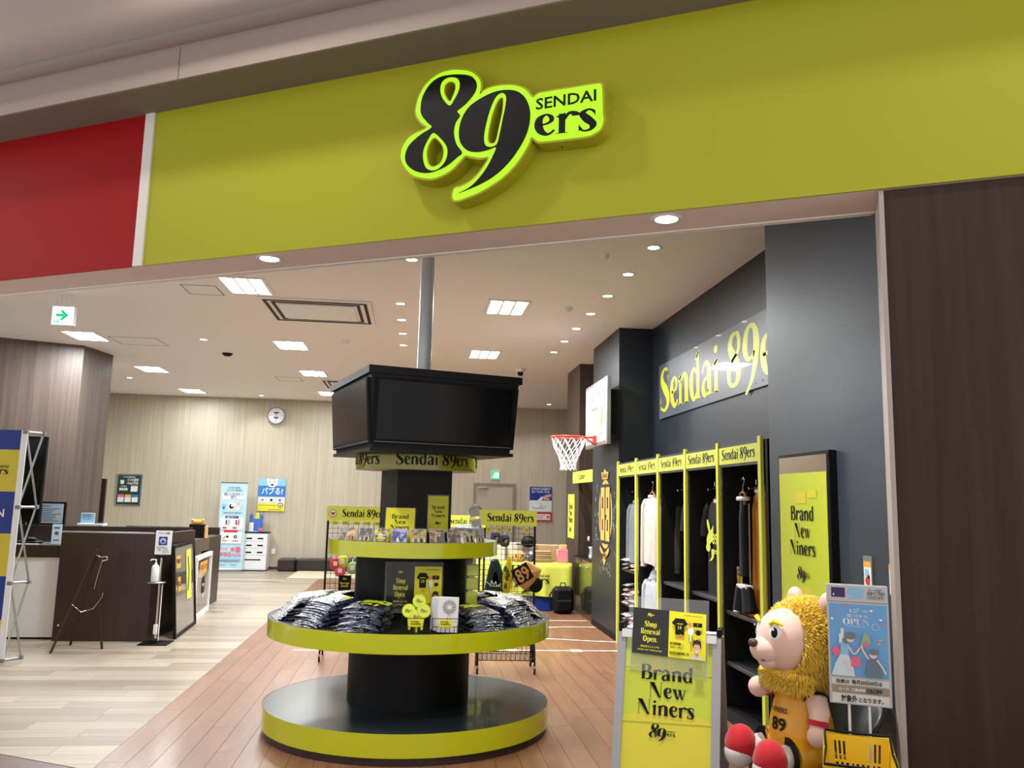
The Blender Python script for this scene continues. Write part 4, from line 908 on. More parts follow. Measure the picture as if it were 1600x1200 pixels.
def garment(lab, cat, name, x, y, ztop, w, h, mat, sleeve=1, seed=0, hood=False, ang=0, hanger=True, dep=.055, par=None, trim=None, arm_mat=None):
    """hung clothes in the y-z plane, front towards -x; local x runs along -Y of the shop"""
    t = thing(name, lab, cat, (x, y, ztop), -PI / 2 + ang); r = random.Random(seed); b = MB(); n = 40; vs = []
    prof = [(-h, .50), (-h + .02, .515), (-h * .75, .50), (-h * .5, .475), (-h * .28, .46), (-.13, .47), (-.06, .46), (-.03, .38), (-.01, .26), (.012, .17), (.02, .12)]
    ph = [r.uniform(0, 6) for _ in range(4)]
    for z, k in prof:
        f = min(1, max(0, -z / h)) ; d = dep * (1 if z < -.08 else .75 if z < -.02 else .6)
        for i in range(n):
            a = 2 * PI * i / n; rip = 1 + (.22 * f) * (math.sin(5 * a + ph[0] + z * 3) * .6 + math.sin(8 * a + ph[1] - z * 4) * .4)
            ca, sa = math.cos(a), math.sin(a); sx = abs(ca) ** .55 * (1 if ca > 0 else -1)
            vs.append((sx * k * w, sa * d * rip, z + .008 * math.sin(3 * a + ph[2]) * f))
    m = len(prof); fs = [(j * n + i, j * n + (i + 1) % n, (j + 1) * n + (i + 1) % n, (j + 1) * n + i) for j in range(m - 1) for i in range(n)]
    b.add(vs, fs, mat, True); b.build('body', t)
    c = MB().lathe([(.07, .0), (.078, .012), (.07, .03), (.06, .02)], trim or mat, 20, c=(0, 0, 0), sy=.6); c.build('collar', t)
    am = arm_mat or mat
    for sd in (-1, 1):
        if sleeve == 0: continue
        L_ = {1: .22, 2: .58}[sleeve]; P = [(sd * w * .40, 0, -.035), (sd * w * .50, 0, -.09), (sd * w * .56, -.008, -.09 - L_ * .4), (sd * w * .585, -.015, -.09 - L_ * .75), (sd * w * .59, -.02, -.09 - L_)]
        MB().tube(P, .05, am, 12, rs=[.05, .062, .06 if sleeve == 1 else .052, .056 if sleeve == 1 else .043, .055 if sleeve == 1 else .038]).build('sleeve', t)
        if sleeve == 2: MB().tube([P[-1], (P[-1][0], P[-1][1] - .002, P[-1][2] - .05)], .034, trim or mat, 12).build('cuff', t)
    if hood:
        MB().ball((0, .03, .01), (.13, .06, .10), mat, 14).build('hood', t)
    if hanger:
        hg = MB().tube([(-w * .40, 0, -.03), (-.05, 0, .05), (0, 0, .065), (.05, 0, .05), (w * .40, 0, -.03)], .012, pm('hanger_wood', (150, 92, 58), .4), 8)
        o = hg.build('hanger', t); MB().tube([(0, 0, .065), (0, 0, .11), (.02, 0, .135), (.028, 0, .155), (.012, 0, .178), (-.01, 0, .17), (-.016, 0, .155)], .0032, M_chrome, 6).build('hook', o)
    return t
M_gsw = pm('grey_blue_jersey_cloth', (112, 118, 126), .85, var=.08, vscale=14); M_cre = pm('cream_sweat_cloth', (196, 190, 182), .9, var=.05, vscale=12)
M_olv = pm('olive_grey_cloth', (74, 74, 68), .85, var=.1, vscale=12); M_pal = pm('pale_blue_sweat_cloth', (172, 180, 190), .9, var=.05, vscale=12)
M_blt = pm('black_tee_cloth', (20, 21, 23), .8, var=.2, vscale=10); M_oran = pm('orange_jersey_cloth', (196, 122, 32), .55, var=.08, vscale=10); M_nav = pm('navy_jersey_cloth', (18, 20, 34), .6)
garment('grey sweatshirt hanging in the leftmost locker bay', 'shirt', 'sweatshirt', 2.50, 9.12, 1.60, .44, .66, M_gsw, 2, 1, hanger=True)
garment('cream white sweatshirt hanging at the front of the second locker bay', 'shirt', 'sweatshirt', 2.47, 8.40, 1.66, .44, .68, M_cre, 2, 2)
garment('olive grey sweatshirt hanging behind the cream one', 'shirt', 'sweatshirt', 2.60, 8.18, 1.65, .42, .72, M_olv, 2, 3)
garment('pale grey-blue hooded sweatshirt hanging low in the second locker bay', 'shirt', 'hooded_sweatshirt', 2.48, 8.42, .82, .42, .58, M_pal, 2, 4, hood=True)
garment('paler hooded sweatshirt just behind the low grey-blue one', 'shirt', 'hooded_sweatshirt', 2.60, 8.22, .80, .40, .56, pm('paler_sweat_cloth', (190, 196, 206), .9), 2, 5, hood=True)
g = garment('black T-shirt with lime marks seen edge-on in the third locker bay', 'shirt', 'shirt', 2.58, 7.36, 1.66, .42, .72, M_blt, 1, 6)
for k, (x, z) in enumerate(((-.14, -.14), (-.12, -.25), (-.15, -.36), (-.14, -.45))): MB().ball((x, -.055, z), (.02, .006, .024), M_limeS, 8).build('lime_mark', g)
g = garment('long black T-shirt with a lime winged logo in the fourth locker bay', 'shirt', 'shirt', 2.56, 6.70, 1.64, .50, .80, M_blt, 1, 7)
s = Sheet((-.2, -.068, -.36), X_, Z_)
for pts in ([(.06, .2), (.10, .17), (.13, .08), (.09, .10), (.05, .16)], [(.04, .02), (.09, .09), (.16, .12), (.2, .15), (.19, .04), (.13, 0), (.1, -.02)], [(.03, -.04), (.07, .02), (.13, -.02), (.12, -.06), (.07, -.07)], [(.16, -.05), (.22, -.05), (.2, -.12), (.1, -.15), (.16, -.11)]): s.q([smooth_closed(pts, 4)], M_limeS)
s.sans('89', .24, .0, .09, M_limeS); s.sans('ers', .24, -.08, .05, M_limeS); s.done('print', g)
s = Sheet((-.03, -.05, -.02), X_, Z_); s.rect(0, 0, .06, .03, M_plwhite); s.done('neck_label', g)
g = garment('navy sleeveless jersey with white trim at the front of the right locker bay', 'jersey', 'jersey', 2.48, 6.03, 1.64, .07, .56, M_nav, 0, 8, dep=.03, trim=M_plwhite)
g = garment('orange basketball jersey hanging beside the navy one, at the lime end post', 'jersey', 'jersey', 2.60, 5.97, 1.70, .22, .86, M_oran, 0, 9, trim=M_plwhite)
for k in range(3): MB().box(-.171, -.05 + .016 * k, -.80, -.166, -.04 + .016 * k, -.08, [M_ink, M_plwhite, M_ink][k]).build('side_stripe', g)
t = thing('shorts', 'navy and grey basketball shorts hanging below the navy jersey', 'shorts', (2.46, 5.98, 1.00), -PI / 2)
for sd in (-1, 1): MB().tube([(sd * .05, 0, 0), (sd * .075, 0, -.1), (sd * .09, 0, -.17)], .05, M_nav, 14, rs=[.045, .05, .055]).build('shorts_leg', t)
MB().box(-.09, -.03, -.01, .09, .03, .02, M_plwhite, .004).build('waistband', t)
# mini flag and folded jerseys on the shelf of the right bay
t = thing('mini_flag', 'small yellow and black vertical flag on a white stand in the right bay', 'flag', (2.49, 6.16, .80), -PI / 2)
MB().lathe([(0, 0), (.045, 0), (.045, .01), (0, .014)], M_plwhite, 20).build('stand_base', t); MB().tube([(-.025, 0, .01), (-.025, 0, .335), (.07, 0, .335)], .0045, M_plwhite, 6).build('flag_pole', t)
MB().box(-.02, -.002, .03, .065, .002, .325, pm('flag_gold', (206, 160, 50), .6)).build('flag_cloth', t)
s = Sheet((-.02, -.0025, .03), X_, Z_)
for i, tx in enumerate('GONINERS'): s.sans(tx, .045, .215 - .029 * i, .024, M_ink)
s.rect(.012, .245, .07, .288, M_ink); s.sans('89', .042, .253, .028, MATS['flag_gold']); s.rect(.006, .01, .018, .22, M_ink); s.done('flag_print', t)
t = thing('folded_jersey', 'folded orange and navy jersey on the shelf by the mini flag', 'jersey', (2.53, 5.92, .802), -PI / 2); MB().box(-.14, -.07, 0, .14, .07, .022, M_oran, .006).build('folded_body', t); MB().box(-.15, -.08, .0, -.02, -.07, .018, M_nav, .004).build('folded_edge', t)
# piles of bagged things on the shelves of the leftmost bay and low shelves
PM = []
for i, (a, b_, c) in enumerate((((150, 150, 156), (226, 222, 222), (214, 130, 120)), ((110, 120, 132), (200, 208, 216), (236, 232, 230)), ((46, 48, 54), (214, 208, 206), (210, 90, 80)))):
    PM.append(pmx('bag_mix_%d' % i, a, b_, c, 22))
def small_pack(lab, loc, rot, grp, k):
    key = ('sp', k % 3)
    if key not in PK:
        r = random.Random(k); b = MB(); n = 7; vs = []
        for sgn in (1, -1):
            for j in range(n + 1):
                for i in range(n + 1):
                    x = -1 + 2 * i / n; y = -1 + 2 * j / n; e = (1 - x ** 6) * (1 - y ** 6); vs.append((x * .12 * (1 + .05 * r.uniform(-1, 1)), y * .10, sgn * .014 * e ** .7 + r.uniform(-.002, .002)))
        m = (n + 1) ** 2; fs = []
        for j in range(n):
            for i in range(n):
                a = j * (n + 1) + i; fs.append((a, a + 1, a + n + 2, a + n + 1)); fs.append((m + a, m + a + n + 1, m + a + n + 2, m + a + 1))
        b.add(vs, fs, PM[k % 3], True); o = b.build('bagged_towel'); PK[key] = o
    else: o = PK[key].copy(); COL.objects.link(o)
    o.location = loc; o.rotation_euler = rot; o['label'] = lab; o['category'] = 'towel'; o['group'] = grp
for z, n, km, place in ((.855, 5, 2, 'on the upper shelf of the leftmost locker bay'), (.475, 9, 2, 'on the middle shelf of the leftmost locker bay'), (.15, 10, 1, 'on the bottom shelf of the leftmost locker bay')):
    for i in range(n):
        col = i % 2; lv = i // 2
        small_pack(('topmost shiny bagged towel ' if i == n - 1 else 'shiny bagged towel in the pile ') + place, (2.52 + R.uniform(-.01, .02), 9.33 - .30 * col + R.uniform(-.03, .03), z + .02 + .047 * lv), (rad(R.uniform(-6, 6)), rad(R.uniform(-10, -2)), R.uniform(-.2, .2)), 'bagged towels ' + place, i + km)
for i in range(6):
    small_pack('dark shiny bagged towel in the low pile of the fourth locker bay', (2.55, 6.85 - .26 * (i % 2), .44 + .045 * (i // 2)), (rad(R.uniform(-6, 6)), rad(-8), R.uniform(-.3, .3)), 'bagged towels in the fourth locker bay', i + 2)

# ---------------------------------------------------------------- hoop on the black block
M_hw = pm('backboard_white', (204, 208, 220), .45); M_rim = pm('rim_red', (200, 52, 38), .35)
t = thing('basketball_hoop', 'white basketball backboard with red rim and white net on the black wall block', 'basketball hoop', (2.40, 9.955, 0))
b = MB().box(-.20, -.60, 2.285, -.15, .61, 3.09, M_metal, .004); o = b.build('backboard', t)
MB().box(-.15, -.45, 2.40, 0, .45, 2.95, M_deep).build('mounting_frame', t)
s = Sheet((-.2005, .58, 2.33), (0, -1, 0), Z_); s.rect(0, 0, 1.15, .72, M_hw); s.serif('Sendai 89ers', .57, .53, .14, pm('backboard_letter', (96, 100, 108), .5), w=1.0)
g = pm('backboard_grey_line', (120, 124, 132), .4)
for a in ((.34, .06, .36, .44), (.70, .06, .72, .44), (.34, .42, .72, .44)): s.rect(*a, g)
s.disc(.92, .36, .05, M_org, .07); s.disc(.92, .25, .055, M_org, .06); s.rect(.88, .16, .96, .21, M_limeS); s.sans('89', .92, .08, .04, MATS['emblem_red']); s.done('backboard_print', o)
rim = MB().tube([(-.54 + .217 * math.cos(2 * PI * i / 36), .217 * math.sin(2 * PI * i / 36), 2.39) for i in range(36)], .011, M_rim, 8, closed=True).build('rim', t)
MB().box(-.225, -.07, 2.31, -.20, .07, 2.42, M_rim, .003).tube([(-.21, -.06, 2.40), (-.36, -.13, 2.39)], .009, M_rim, 6).tube([(-.21, .06, 2.40), (-.36, .13, 2.39)], .009, M_rim, 6).tube([(-.21, 0, 2.31), (-.34, -.08, 2.385)], .008, M_rim, 6).tube([(-.21, 0, 2.31), (-.34, .08, 2.385)], .008, M_rim, 6).build('rim_bracket', t)
nb = MB(); NN = 12
def npt(i, k):
    rr = [.215, .185, .15, .118, .098, .092, .10][k]; a = 2 * PI * (i + .5 * (k % 2)) / NN; return (-.54 + rr * math.cos(a), rr * math.sin(a), 2.385 - [0, .10, .18, .25, .31, .36, .40][k])
for i in range(NN):
    for k in range(6):
        nb.tube([npt(i, k), npt(i if k % 2 else i, k + 1)], .0055, M_plwhite, 4, cap=False); nb.tube([npt(i, k), npt(i + 1 if k % 2 else i - 1, k + 1)], .0055, M_plwhite, 4, cap=False)
tag(nb.build('net', t), kind='stuff')
# ---------------------------------------------------------------- round 89 emblem and chalk scribbles on the block
t = thing('wall_emblem', 'orange oval 89 emblem with crown lettering painted on the black wall block', 'emblem', (2.40, 10.25, 1.46))
M_em = pm('emblem_orange', (226, 176, 84), .55)
s = Sheet((-.0015, 0, 0), (0, -1, 0), Z_)
s.ring(0, 0, .36, .05, M_em, .43, 40); cw = MATS['charcoal_wall']
for x0 in (-.245, .035):
    o8 = lambda d: smooth_closed([(x0 + a * .86 + d * sa, c + d * sc) for a, c, sa, sc in ((.03, -.33, 0, -1), (0, -.29, -1, 0), (0, .29, -1, 0), (.03, .33, 0, 1), (.21, .33, 0, 1), (.24, .29, 1, 0), (.24, -.29, 1, 0), (.21, -.33, 0, -1))], 3)
    s.poly(o8(.034), cw); s.poly(o8(0), M_em)
    for z0, z1 in ((-.21, -.07), (.07, .21)): s.rect(x0 + .070, z0, x0 + .140, z1, cw)
s.poly([(.01, -.01), (.11, -.01), (.07, -.07), (.01, -.07)], cw)
s.poly([(-.15, .435), (.15, .435), (.20, .53), (.10, .52), (0, .57), (-.10, .52), (-.20, .53)], M_em); s.sans('SENDAI', 0, .455, .05, M_ink, w=.26)
s.q(stroke([(-.24, -.43, .05), (0, -.52, .07), (.24, -.43, .05)], 5, 0), M_em); s.poly([(-.1, -.56), (.1, -.56), (0, -.64)], M_em); s.sans('NINERS', 0, -.535, .05, M_ink, w=.26); s.done('emblem_paint', t)
s = Sheet((-.0012, 0, 0), (0, -1, 0), Z_); r = random.Random(5); ch = pm('chalk_scribble', (140, 146, 154), .8)
for i in range(34):
    side = r.choice((-1, 1, 0)); x = r.uniform(.42, .56) * side if side else r.uniform(-.3, .3); z = r.uniform(-.45, .3) if side else r.uniform(-.78, -.58); pts = [(x, z)]
    for k in range(4): pts.append((pts[-1][0] + r.uniform(-.05, .05), pts[-1][1] + r.uniform(-.045, .045)))
    s.line(pts, .012, ch); s.k = 1
s.done('scribble', t)
# ---------------------------------------------------------------- cashier recess, pier banner
t = thing('hanging_sign', 'lime Cashier sign board between the black block and the brown pier', 'sign', (2.395, 11.03, 1.88)); MB().box(0, 0, 0, .04, 1.40, .17, M_limeS).build('board', t)
s = Sheet((-.0005, 1.40, 0), (0, -1, 0), Z_); s.serif('Cashier', .7, .05, .085, M_ink, w=.46); s.done('lettering', t)
t = thing('wall_banner', 'narrow lime Brand New Niners banner on the brown pier', 'banner', (2.455, 12.56, 1.04)); MB().box(-.01, 0, 0, 0, .50, .68, M_limeS).build('banner_sheet', t)
s = Sheet((-.0105, .50, 0), (0, -1, 0), Z_); brand(s, .5, .68, .66, 1.2); s.logo(.25, .13, .16, M_ink); s.done('lettering', t)
t = thing('cashier_counter', 'dark olive gloss cashier counter between the block and the pier', 'counter', (2.42, 11.03, 0)); mo = pm('olive_gloss_black', (40, 42, 30), .16, coat=.5)
MB().box(0, 0, 0, .56, 1.24, .79, mo, .003).build('cabinet', t); MB().box(-.01, 0, .79, .56, 1.24, .815, M_black).build('worktop', t)
for yy, zz in ((.35, .70), (.85, .68)): MB().lathe([(0, -.014), (.013, -.012), (.013, 0)], M_chrome, 12, M=Matrix.Rotation(-PI / 2, 4, 'Y') @ Matrix.Rotation(PI, 4, 'X')).build('lock', t, loc=(-.002, yy, zz))
t = thing('card_reader', 'small black and white card terminal on the cashier counter', 'card terminal', (2.52, 11.6, .815)); MB().box(-.03, -.05, 0, .03, .05, .05, M_plwhite, .006).build('base', t); MB().box(-.035, -.045, .05, .015, .045, .16, M_plwhite, .006).build('display_head', t); MB().box(-.037, -.04, .06, -.035, .04, .14, M_screen).build('screen', t)
MB().tube([(0, 0, .15), (.01, .02, .24), (-.02, .05, .27)], .006, M_deep, 6).ball((-.03, .06, .27), (.02, .02, .035), M_plwhite, 10).build('handset', t)
# ---------------------------------------------------------------- table with lime cloth and what is on it
t = thing('table', 'folding table under a lime 89ers cloth before the back wall', 'table', (.99, 12.22, 0))
MB().box(0, 0, .665, 1.36, .62, .69, M_plwhite, .003).build('table_top', t)
for xx in (.04, 1.32):
    for yy in (.05, .57): MB().tube([(xx, yy, 0), (xx, yy, .665)], .014, M_metal, 8).build('leg', t)
def cloth(w, d, h, mat, seed):
    r = random.Random(seed); b = MB(); n = 90; per = [(i * w / 30, 0) for i in range(30)] + [(w, i * d / 15) for i in range(15)] + [(w - i * w / 30, d) for i in range(30)] + [(0, d - i * d / 15) for i in range(15)]
    vs = []; p = [r.uniform(0, 6) for _ in range(3)]
    cx, cy = w / 2, d / 2
    for k in range(7):
        f = k / 6
        for i, (x, y) in enumerate(per):
            o = f * (.012 + .018 * math.sin(i * .9 + p[0]) + .01 * math.sin(i * 1.7 + p[1])); nx = -1 if i >= 75 else (1 if 30 <= i < 45 else 0); ny = -1 if i < 30 else (1 if 45 <= i < 75 else 0)
            vs.append((x + nx * (o + .012), y + ny * (o + .012), -h * f + (.01 * math.sin(i * .35 + p[2]) if k == 6 else 0)))
    n = 90
    fs = [(k * n + i, (k + 1) * n + i, (k + 1) * n + (i + 1) % n, k * n + (i + 1) % n) for k in range(6) for i in range(n)] + [tuple(range(n))]
    b.add(vs, fs, mat, True); return b
o = cloth(1.36, .62, .48, pm('lime_tablecloth', (206, 212, 84), .75), 3).build('tablecloth', loc=(.99, 12.22, .694)); tag(o, 'lime tablecloth with black 89ers lettering draped over the folding table', 'tablecloth')
s = Sheet((.3, -.045, -.32), X_, Z_); s.q(logo_quads(), M_ink, .40, .08, .62); s.done('lettering', o)
M_cart = pm('cardboard', (178, 148, 108), .8); M_pink = pm('pink_card', (222, 136, 152), .5)
def cbox(name, lab, cat, x, y, z, w, d, h, mat, rz=0, grp=None):
    t = thing(name, lab, cat, (x, y, z), rz, grp); MB().box(-w / 2, -d / 2, 0, w / 2, d / 2, h, mat, .004).build('carton', t); MB().box(-w / 2 - .001, -.02, h * .55, w / 2 + .001, .02, h + .001, M_cream).build('packing_tape', t); return t
cbox('carton', 'brown cardboard carton at the back right of the lime table', 'box', 2.05, 12.62, .70, .34, .25, .24, M_cart)
cbox('carton', 'pale carton standing on the lime table left of the cap', 'box', 1.60, 12.66, .70, .30, .2, .26, pm('pale_card', (206, 198, 184), .7))
cbox('carton', 'wide pale carton at the left end of the lime table', 'box', 1.22, 12.6, .70, .32, .22, .22, MATS['pale_card'])
t = cbox('gift_box', 'small pink box with a yellow top at the right end of the table', 'box', 2.235, 12.36, .70, .16, .12, .185, M_pink); MB().box(-.04, -.03, .186, .07, .05, .26, pm('peach_card', (226, 176, 120), .5), .01).build('yellow_tuft', t)
for k in range(6):
    o = MB().box(-.13, -.09, 0, .13, .09, .026, M_cart if k % 2 else pm('brown_cloth', (150, 122, 88), .8), .008).build('folded_bag', loc=(1.93, 12.38, .70 + k * .028), rot=(0, 0, R.uniform(-.08, .08))); tag(o, 'brown folded bag, topmost of the stack on the table' if k == 5 else 'brown folded bag under the topmost in the table stack', 'bag', 'folded brown bags on the table')
t = thing('fur_cushion', 'tan leopard spotted cushion on the table left of the folded bags', 'cushion', (1.56, 12.4, .78)); MB().ball((0, 0, 0), (.13, .08, .085), MATS['tan_cloth'], 16).build('body', t)
for k in range(7): MB().ball((R.uniform(-.08, .08), -.075, R.uniform(-.04, .05)), (.012, .006, .01), M_ink, 8).build('spot', t)
t = thing('cap', 'black cap on top of the pale carton on the lime table', 'cap', (1.74, 12.5, .97)); MB().ball((0, 0, .02), (.12, .1, .09), M_black, 16).build('crown', t); MB().ball((-.12, -.05, -.02), (.1, .08, .012), M_black, 14).build('brim', t)
t = thing('white_bag', 'crumpled white plastic bag between the cap and the folded bags', 'bag', (1.74, 12.4, .76)); MB().ball((0, 0, 0), (.08, .07, .065), M_bagP, 12).build('body', t); MB().ball((.02, -.02, .06), (.03, .03, .03), M_plwhite, 10).build('knot', t)
t = thing('backpack', 'black backpack standing on the floor at the right end of the table', 'backpack', (2.19, 12.02, 0), .1)
b = MB(); b.box(-.15, -.1, 0, .15, .1, .38, M_black, .05); b.build('body', t); MB().box(-.11, -.135, .04, .11, -.08, .2, M_deep, .02).build('front_pocket', t); MB().tube([(-.04, 0, .37), (-.03, 0, .43), (.03, 0, .43), (.04, 0, .37)], .009, M_deep, 8).build('top_handle', t)
for sd in (-1, 1): MB().tube([(sd * .1, .1, .34), (sd * .17, .09, .25), (sd * .17, .06, .1), (sd * .13, .08, .03)], .012, M_deep, 8).build('strap', t)
t = thing('storage_tub', 'blue plastic tub under the lime table', 'tub', (1.72, 12.4, 0)); MB().box(-.36, -.14, 0, .36, .14, .18, pm('blue_plastic', (22, 52, 150), .4), .01).build('tub_body', t); MB().box(-.37, -.15, .17, .37, .15, .19, MATS['blue_plastic'], .004).build('tub_rim', t)
t = thing('hand_trolley', 'chrome wire trolley frame on casters in front of the table', 'trolley', (1.30, 11.85, 0))
for z in (.20, .26): MB().tube([(0, 0, z), (.44, 0, z), (.44, .3, z), (0, .3, z)], .006, M_chrome, 6, closed=True).build('rail', t)
for xx in (0, .44):
    for yy in (0, .3): c = MB().tube([(xx, yy, .05), (xx - .03, yy, .20), (xx, yy, .26)], .007, M_chrome, 6).build('leg', t); MB().tube([(xx - .01, yy, .028), (xx + .01, yy, .028)], .028, M_deep, 12).build('caster', c)
# ================================================================ back wall things
def board(name, lab, cat, x0, x1, z0, z1, mat, fr_=None, dpt=.02):
    t = thing(name, lab, cat, (x0, YB - dpt - .001, z0)); w, h = x1 - x0, z1 - z0
    MB().box(0, 0, 0, w, dpt, h, fr_ or mat, .003).build('board', t); m = .03 if fr_ else 0
    s = Sheet((m, -.001, m), X_, Z_); s.rect(0, 0, w - 2 * m, h - 2 * m, mat); return t, s, w - 2 * m, h - 2 * m
M_dg = pm('poster_dark_green', (28, 66, 58), .4); M_pblue = pm('poster_sky', (140, 196, 230), .4); M_blue = pm('poster_blue', (52, 122, 200), .4); M_py = pm('poster_yellow', (226, 218, 60), .4); M_ppk = pm('poster_pink', (228, 108, 138), .4); M_pred = pm('poster_red', (196, 56, 66), .4); M_pnav = pm('poster_navy', (26, 62, 148), .4); M_gr = pm('poster_text_grey', (90, 96, 104), .4); M_po = pm('poster_orange', (232, 170, 70), .4)
t, s, w, h = board('wall_poster', 'dark green repair booking poster in a silver frame on the back wall', 'poster', -6.39, -5.86, 1.30, 1.98, M_dg, M_metal)
s.sans('スマホの修理予約は', w / 2, h * .92, h * .04, M_plwhite, w=w * .55); s.disc(w * .2, h * .76, w * .09, M_plwhite); s.poly([(w * .11, h * .80), (w * .15, h * .86), (w * .19, h * .80)], M_plwhite); s.poly([(w * .21, h * .80), (w * .25, h * .86), (w * .29, h * .80)], M_plwhite)
s.sans('スマホ修理', w * .66, h * .80, h * .08, M_plwhite, w=w * .5); s.sans('Web予約', w * .66, h * .69, h * .08, M_plwhite, w=w * .48); s.sans('ご予約は', w * .28, h * .60, h * .04, M_plwhite); s.rect(w * .1, h * .48, w * .46, h * .56, M_plwhite); s.sans('こちら', w * .28, h * .50, h * .04, M_dg); s.rect(w * .6, h * .44, w * .9, h * .64, M_plwhite)
for i, c in enumerate((M_ppk, M_po, M_blue)): s.rect(w * (.06 + .31 * i), h * .08, w * (.33 + .31 * i), h * .34, M_plwhite); s.k -= 1; s.k += 2; s.rect(w * (.06 + .31 * i), h * .25, w * (.33 + .31 * i), h * .34, c)
s.done('poster_print', t)
t, s, w, h = board('wall_poster', 'blue and yellow poster with a white dog head on the back wall', 'poster', -3.41, -2.83, 1.25, 1.955, M_blue)
s.rect(0, h * .78, w, h, M_pblue); s.disc(w * .5, h * .86, w * .19, M_plwhite, h * .12); s.disc(w * .34, h * .96, w * .06, M_plwhite); s.disc(w * .66, h * .96, w * .06, M_plwhite); s.disc(w * .5, h * .81, w * .05, M_ink, h * .03); s.disc(w * .42, h * .90, w * .02, M_ink); s.disc(w * .58, h * .90, w * .02, M_ink)
s.sans('パブる?', w * .52, h * .53, h * .17, M_plwhite, w=w * .78); s.rect(0, h * .25, w, h * .44, pm('poster_pale_blue', (206, 224, 238), .4)); 
for i, c in enumerate((M_ppk, M_ink, M_pred)): s.disc(w * (.18 + .32 * i), h * .35, w * .08, M_plwhite); s.disc(w * (.18 + .32 * i), h * .34, w * .05, c)
s.rect(0, 0, w, h * .25, M_py); s.rect(w * .05, h * .17, w * .7, h * .185, M_gr); s.disc(w * .85, h * .19, w * .09, M_ink); s.disc(w * .85, h * .19, w * .065, M_plwhite); s.poly([(w * .81, h * .165), (w * .89, h * .165), (w * .85, h * .215)], M_ink); s.rect(w * .4, h * .04, w * .9, h * .055, M_gr); s.done('poster_print', t)
t, s, w, h = board('wall_poster', 'navy and white poster with two hands on the back wall right of the door', 'poster', 2.59, 3.10, 1.365, 1.925, M_plwhite)
s.rect(0, h * .45, w, h, M_pnav); s.sans('ソフトバンクの親子で', w * .5, h * .87, h * .08, M_plwhite, w=w * .86) if False else s.sans('スマホの使い方を親子で', w * .5, h * .87, h * .08, M_plwhite, w=w * .86); s.sans('楽しくつながる、使える!', w * .5, h * .76, h * .07, M_plwhite, w=w * .8)
s.poly([(w * .36, h * .45), (w * .55, h * .62), (w * .62, h * .55), (w * .5, h * .40)], M_plwhite); s.line([(w * .98, h * .66), (w * .75, h * .62), (w * .6, h * .55)], .06, MATS['print_skin']); s.line([(w * .9, h * .5), (w * .74, h * .52), (w * .64, h * .5)], .04, MATS['print_skin']); s.line([(w * .1, h * .2), (w * .3, h * .12), (w * .6, h * .22)], .02, M_pblue); s.line([(w * .5, h * .35), (w * .55, h * .1), (w * .75, h * .25)], .015, M_pblue); s.done('poster_print', t)
t, s, w, h = board('wall_notice', 'red bordered notice under the navy poster on the back wall', 'notice', 2.60, 3.11, 1.14, 1.35, M_pred)
s.rect(w * .12, h * .2, w * .92, h * .82, M_plwhite); s.lines(w * .18, w * .7, h * .68, 4, h * .12, h * .04, M_pred); s.rect(w * .76, h * .35, w * .88, h * .65, M_ppk); s.done('notice_print', t)
# clock
t = thing('wall_clock', 'round white wall clock with two small digital windows', 'clock', (-3.12, YB - .06, 3.345)); My = Matrix.Rotation(PI / 2, 4, 'X')
MB().lathe([(0, -.05), (.17, -.05), (.19, -.03), (.19, .02), (.17, .035), (.165, .02)], pm('clock_silver', (150, 156, 162), .35, metal=.4), 40, M=My).build('clock_rim', t); MB().lathe([(.166, .02), (0, .02)], M_plwhite, 40, M=My, smooth=False).build('clock_dial', t)
s = Sheet((0, -.021, 0), X_, Z_); s.rect(-.055, .045, .055, .08, M_gr); s.rect(-.055, -.065, .055, -.03, M_gr)
for i in range(12): a = i * PI / 6; s.disc(.13 * math.sin(a), .13 * math.cos(a), .007 if i % 3 else .011, M_ink, n=8)
s.line([(0, 0), (-.01, .085)], .012, M_ink); s.line([(0, 0), (.005, -.11)], .008, M_ink); s.done('dial_print', t)
# roll-up banner
t = thing('roll_up_banner', 'tall light blue roll-up banner priced 990 yen before the back wall', 'banner', (-4.07, 18.0, 0), .06)
MB().box(0, -.07, 0, .54, .07, .06, M_metal, .01).build('base_cassette', t); MB().box(-.01, -.01, 1.83, .55, .01, 1.85, M_gr).build('top_rail', t); MB().tube([(.27, .03, .03), (.27, .015, 1.83)], .008, M_metal, 8).build('support_pole', t)
MB().box(0, -.004, .06, .54, 0, 1.83, pm('banner_pale_blue', (186, 222, 236), .45)).build('banner_sheet', t)
s = Sheet((0, -.005, .06), X_, Z_); w, h = .54, 1.77
s.sans('スマホの不安も', w / 2, h * .935, .035, M_gr, w=.25); s.sans('スタッフが一緒に解決', w / 2, h * .905, .035, M_gr, w=.32); s.rect(.03, h * .81, .51, h * .885, M_plwhite); s.sans('店頭スマホサポート', w / 2, h * .853, .05, M_pnav, w=.40); s.sans('定額', w / 2, h * .82, .05, M_pnav, w=.12)
s.disc(.08, h * .73, .045, M_pblue); s.rect(.06, h * .69, .1, h * .72, M_blue); s.disc(.24, h * .73, .085, M_plwhite); s.disc(.24, h * .725, .05, M_ink); s.disc(.255, h * .735, .03, M_plwhite); s.disc(.37, h * .76, .05, M_plwhite); s.ring(.37, h * .76, .03, .01, M_pred); s.disc(.37, h * .70, .045, M_plwhite); s.disc(.46, h * .73, .045, M_plwhite); s.ring(.46, h * .73, .025, .01, M_blue)
s.sans('定額料金で何度でもご相談できます', w / 2, h * .64, .028, M_gr, w=.38); s.rect(.03, h * .45, .50, h * .60, M_plwhite); s.rect(.13, h * .585, .40, h * .612, M_pnav); s.sans('店頭サポート', .265, h * .590, .026, M_plwhite, w=.2)
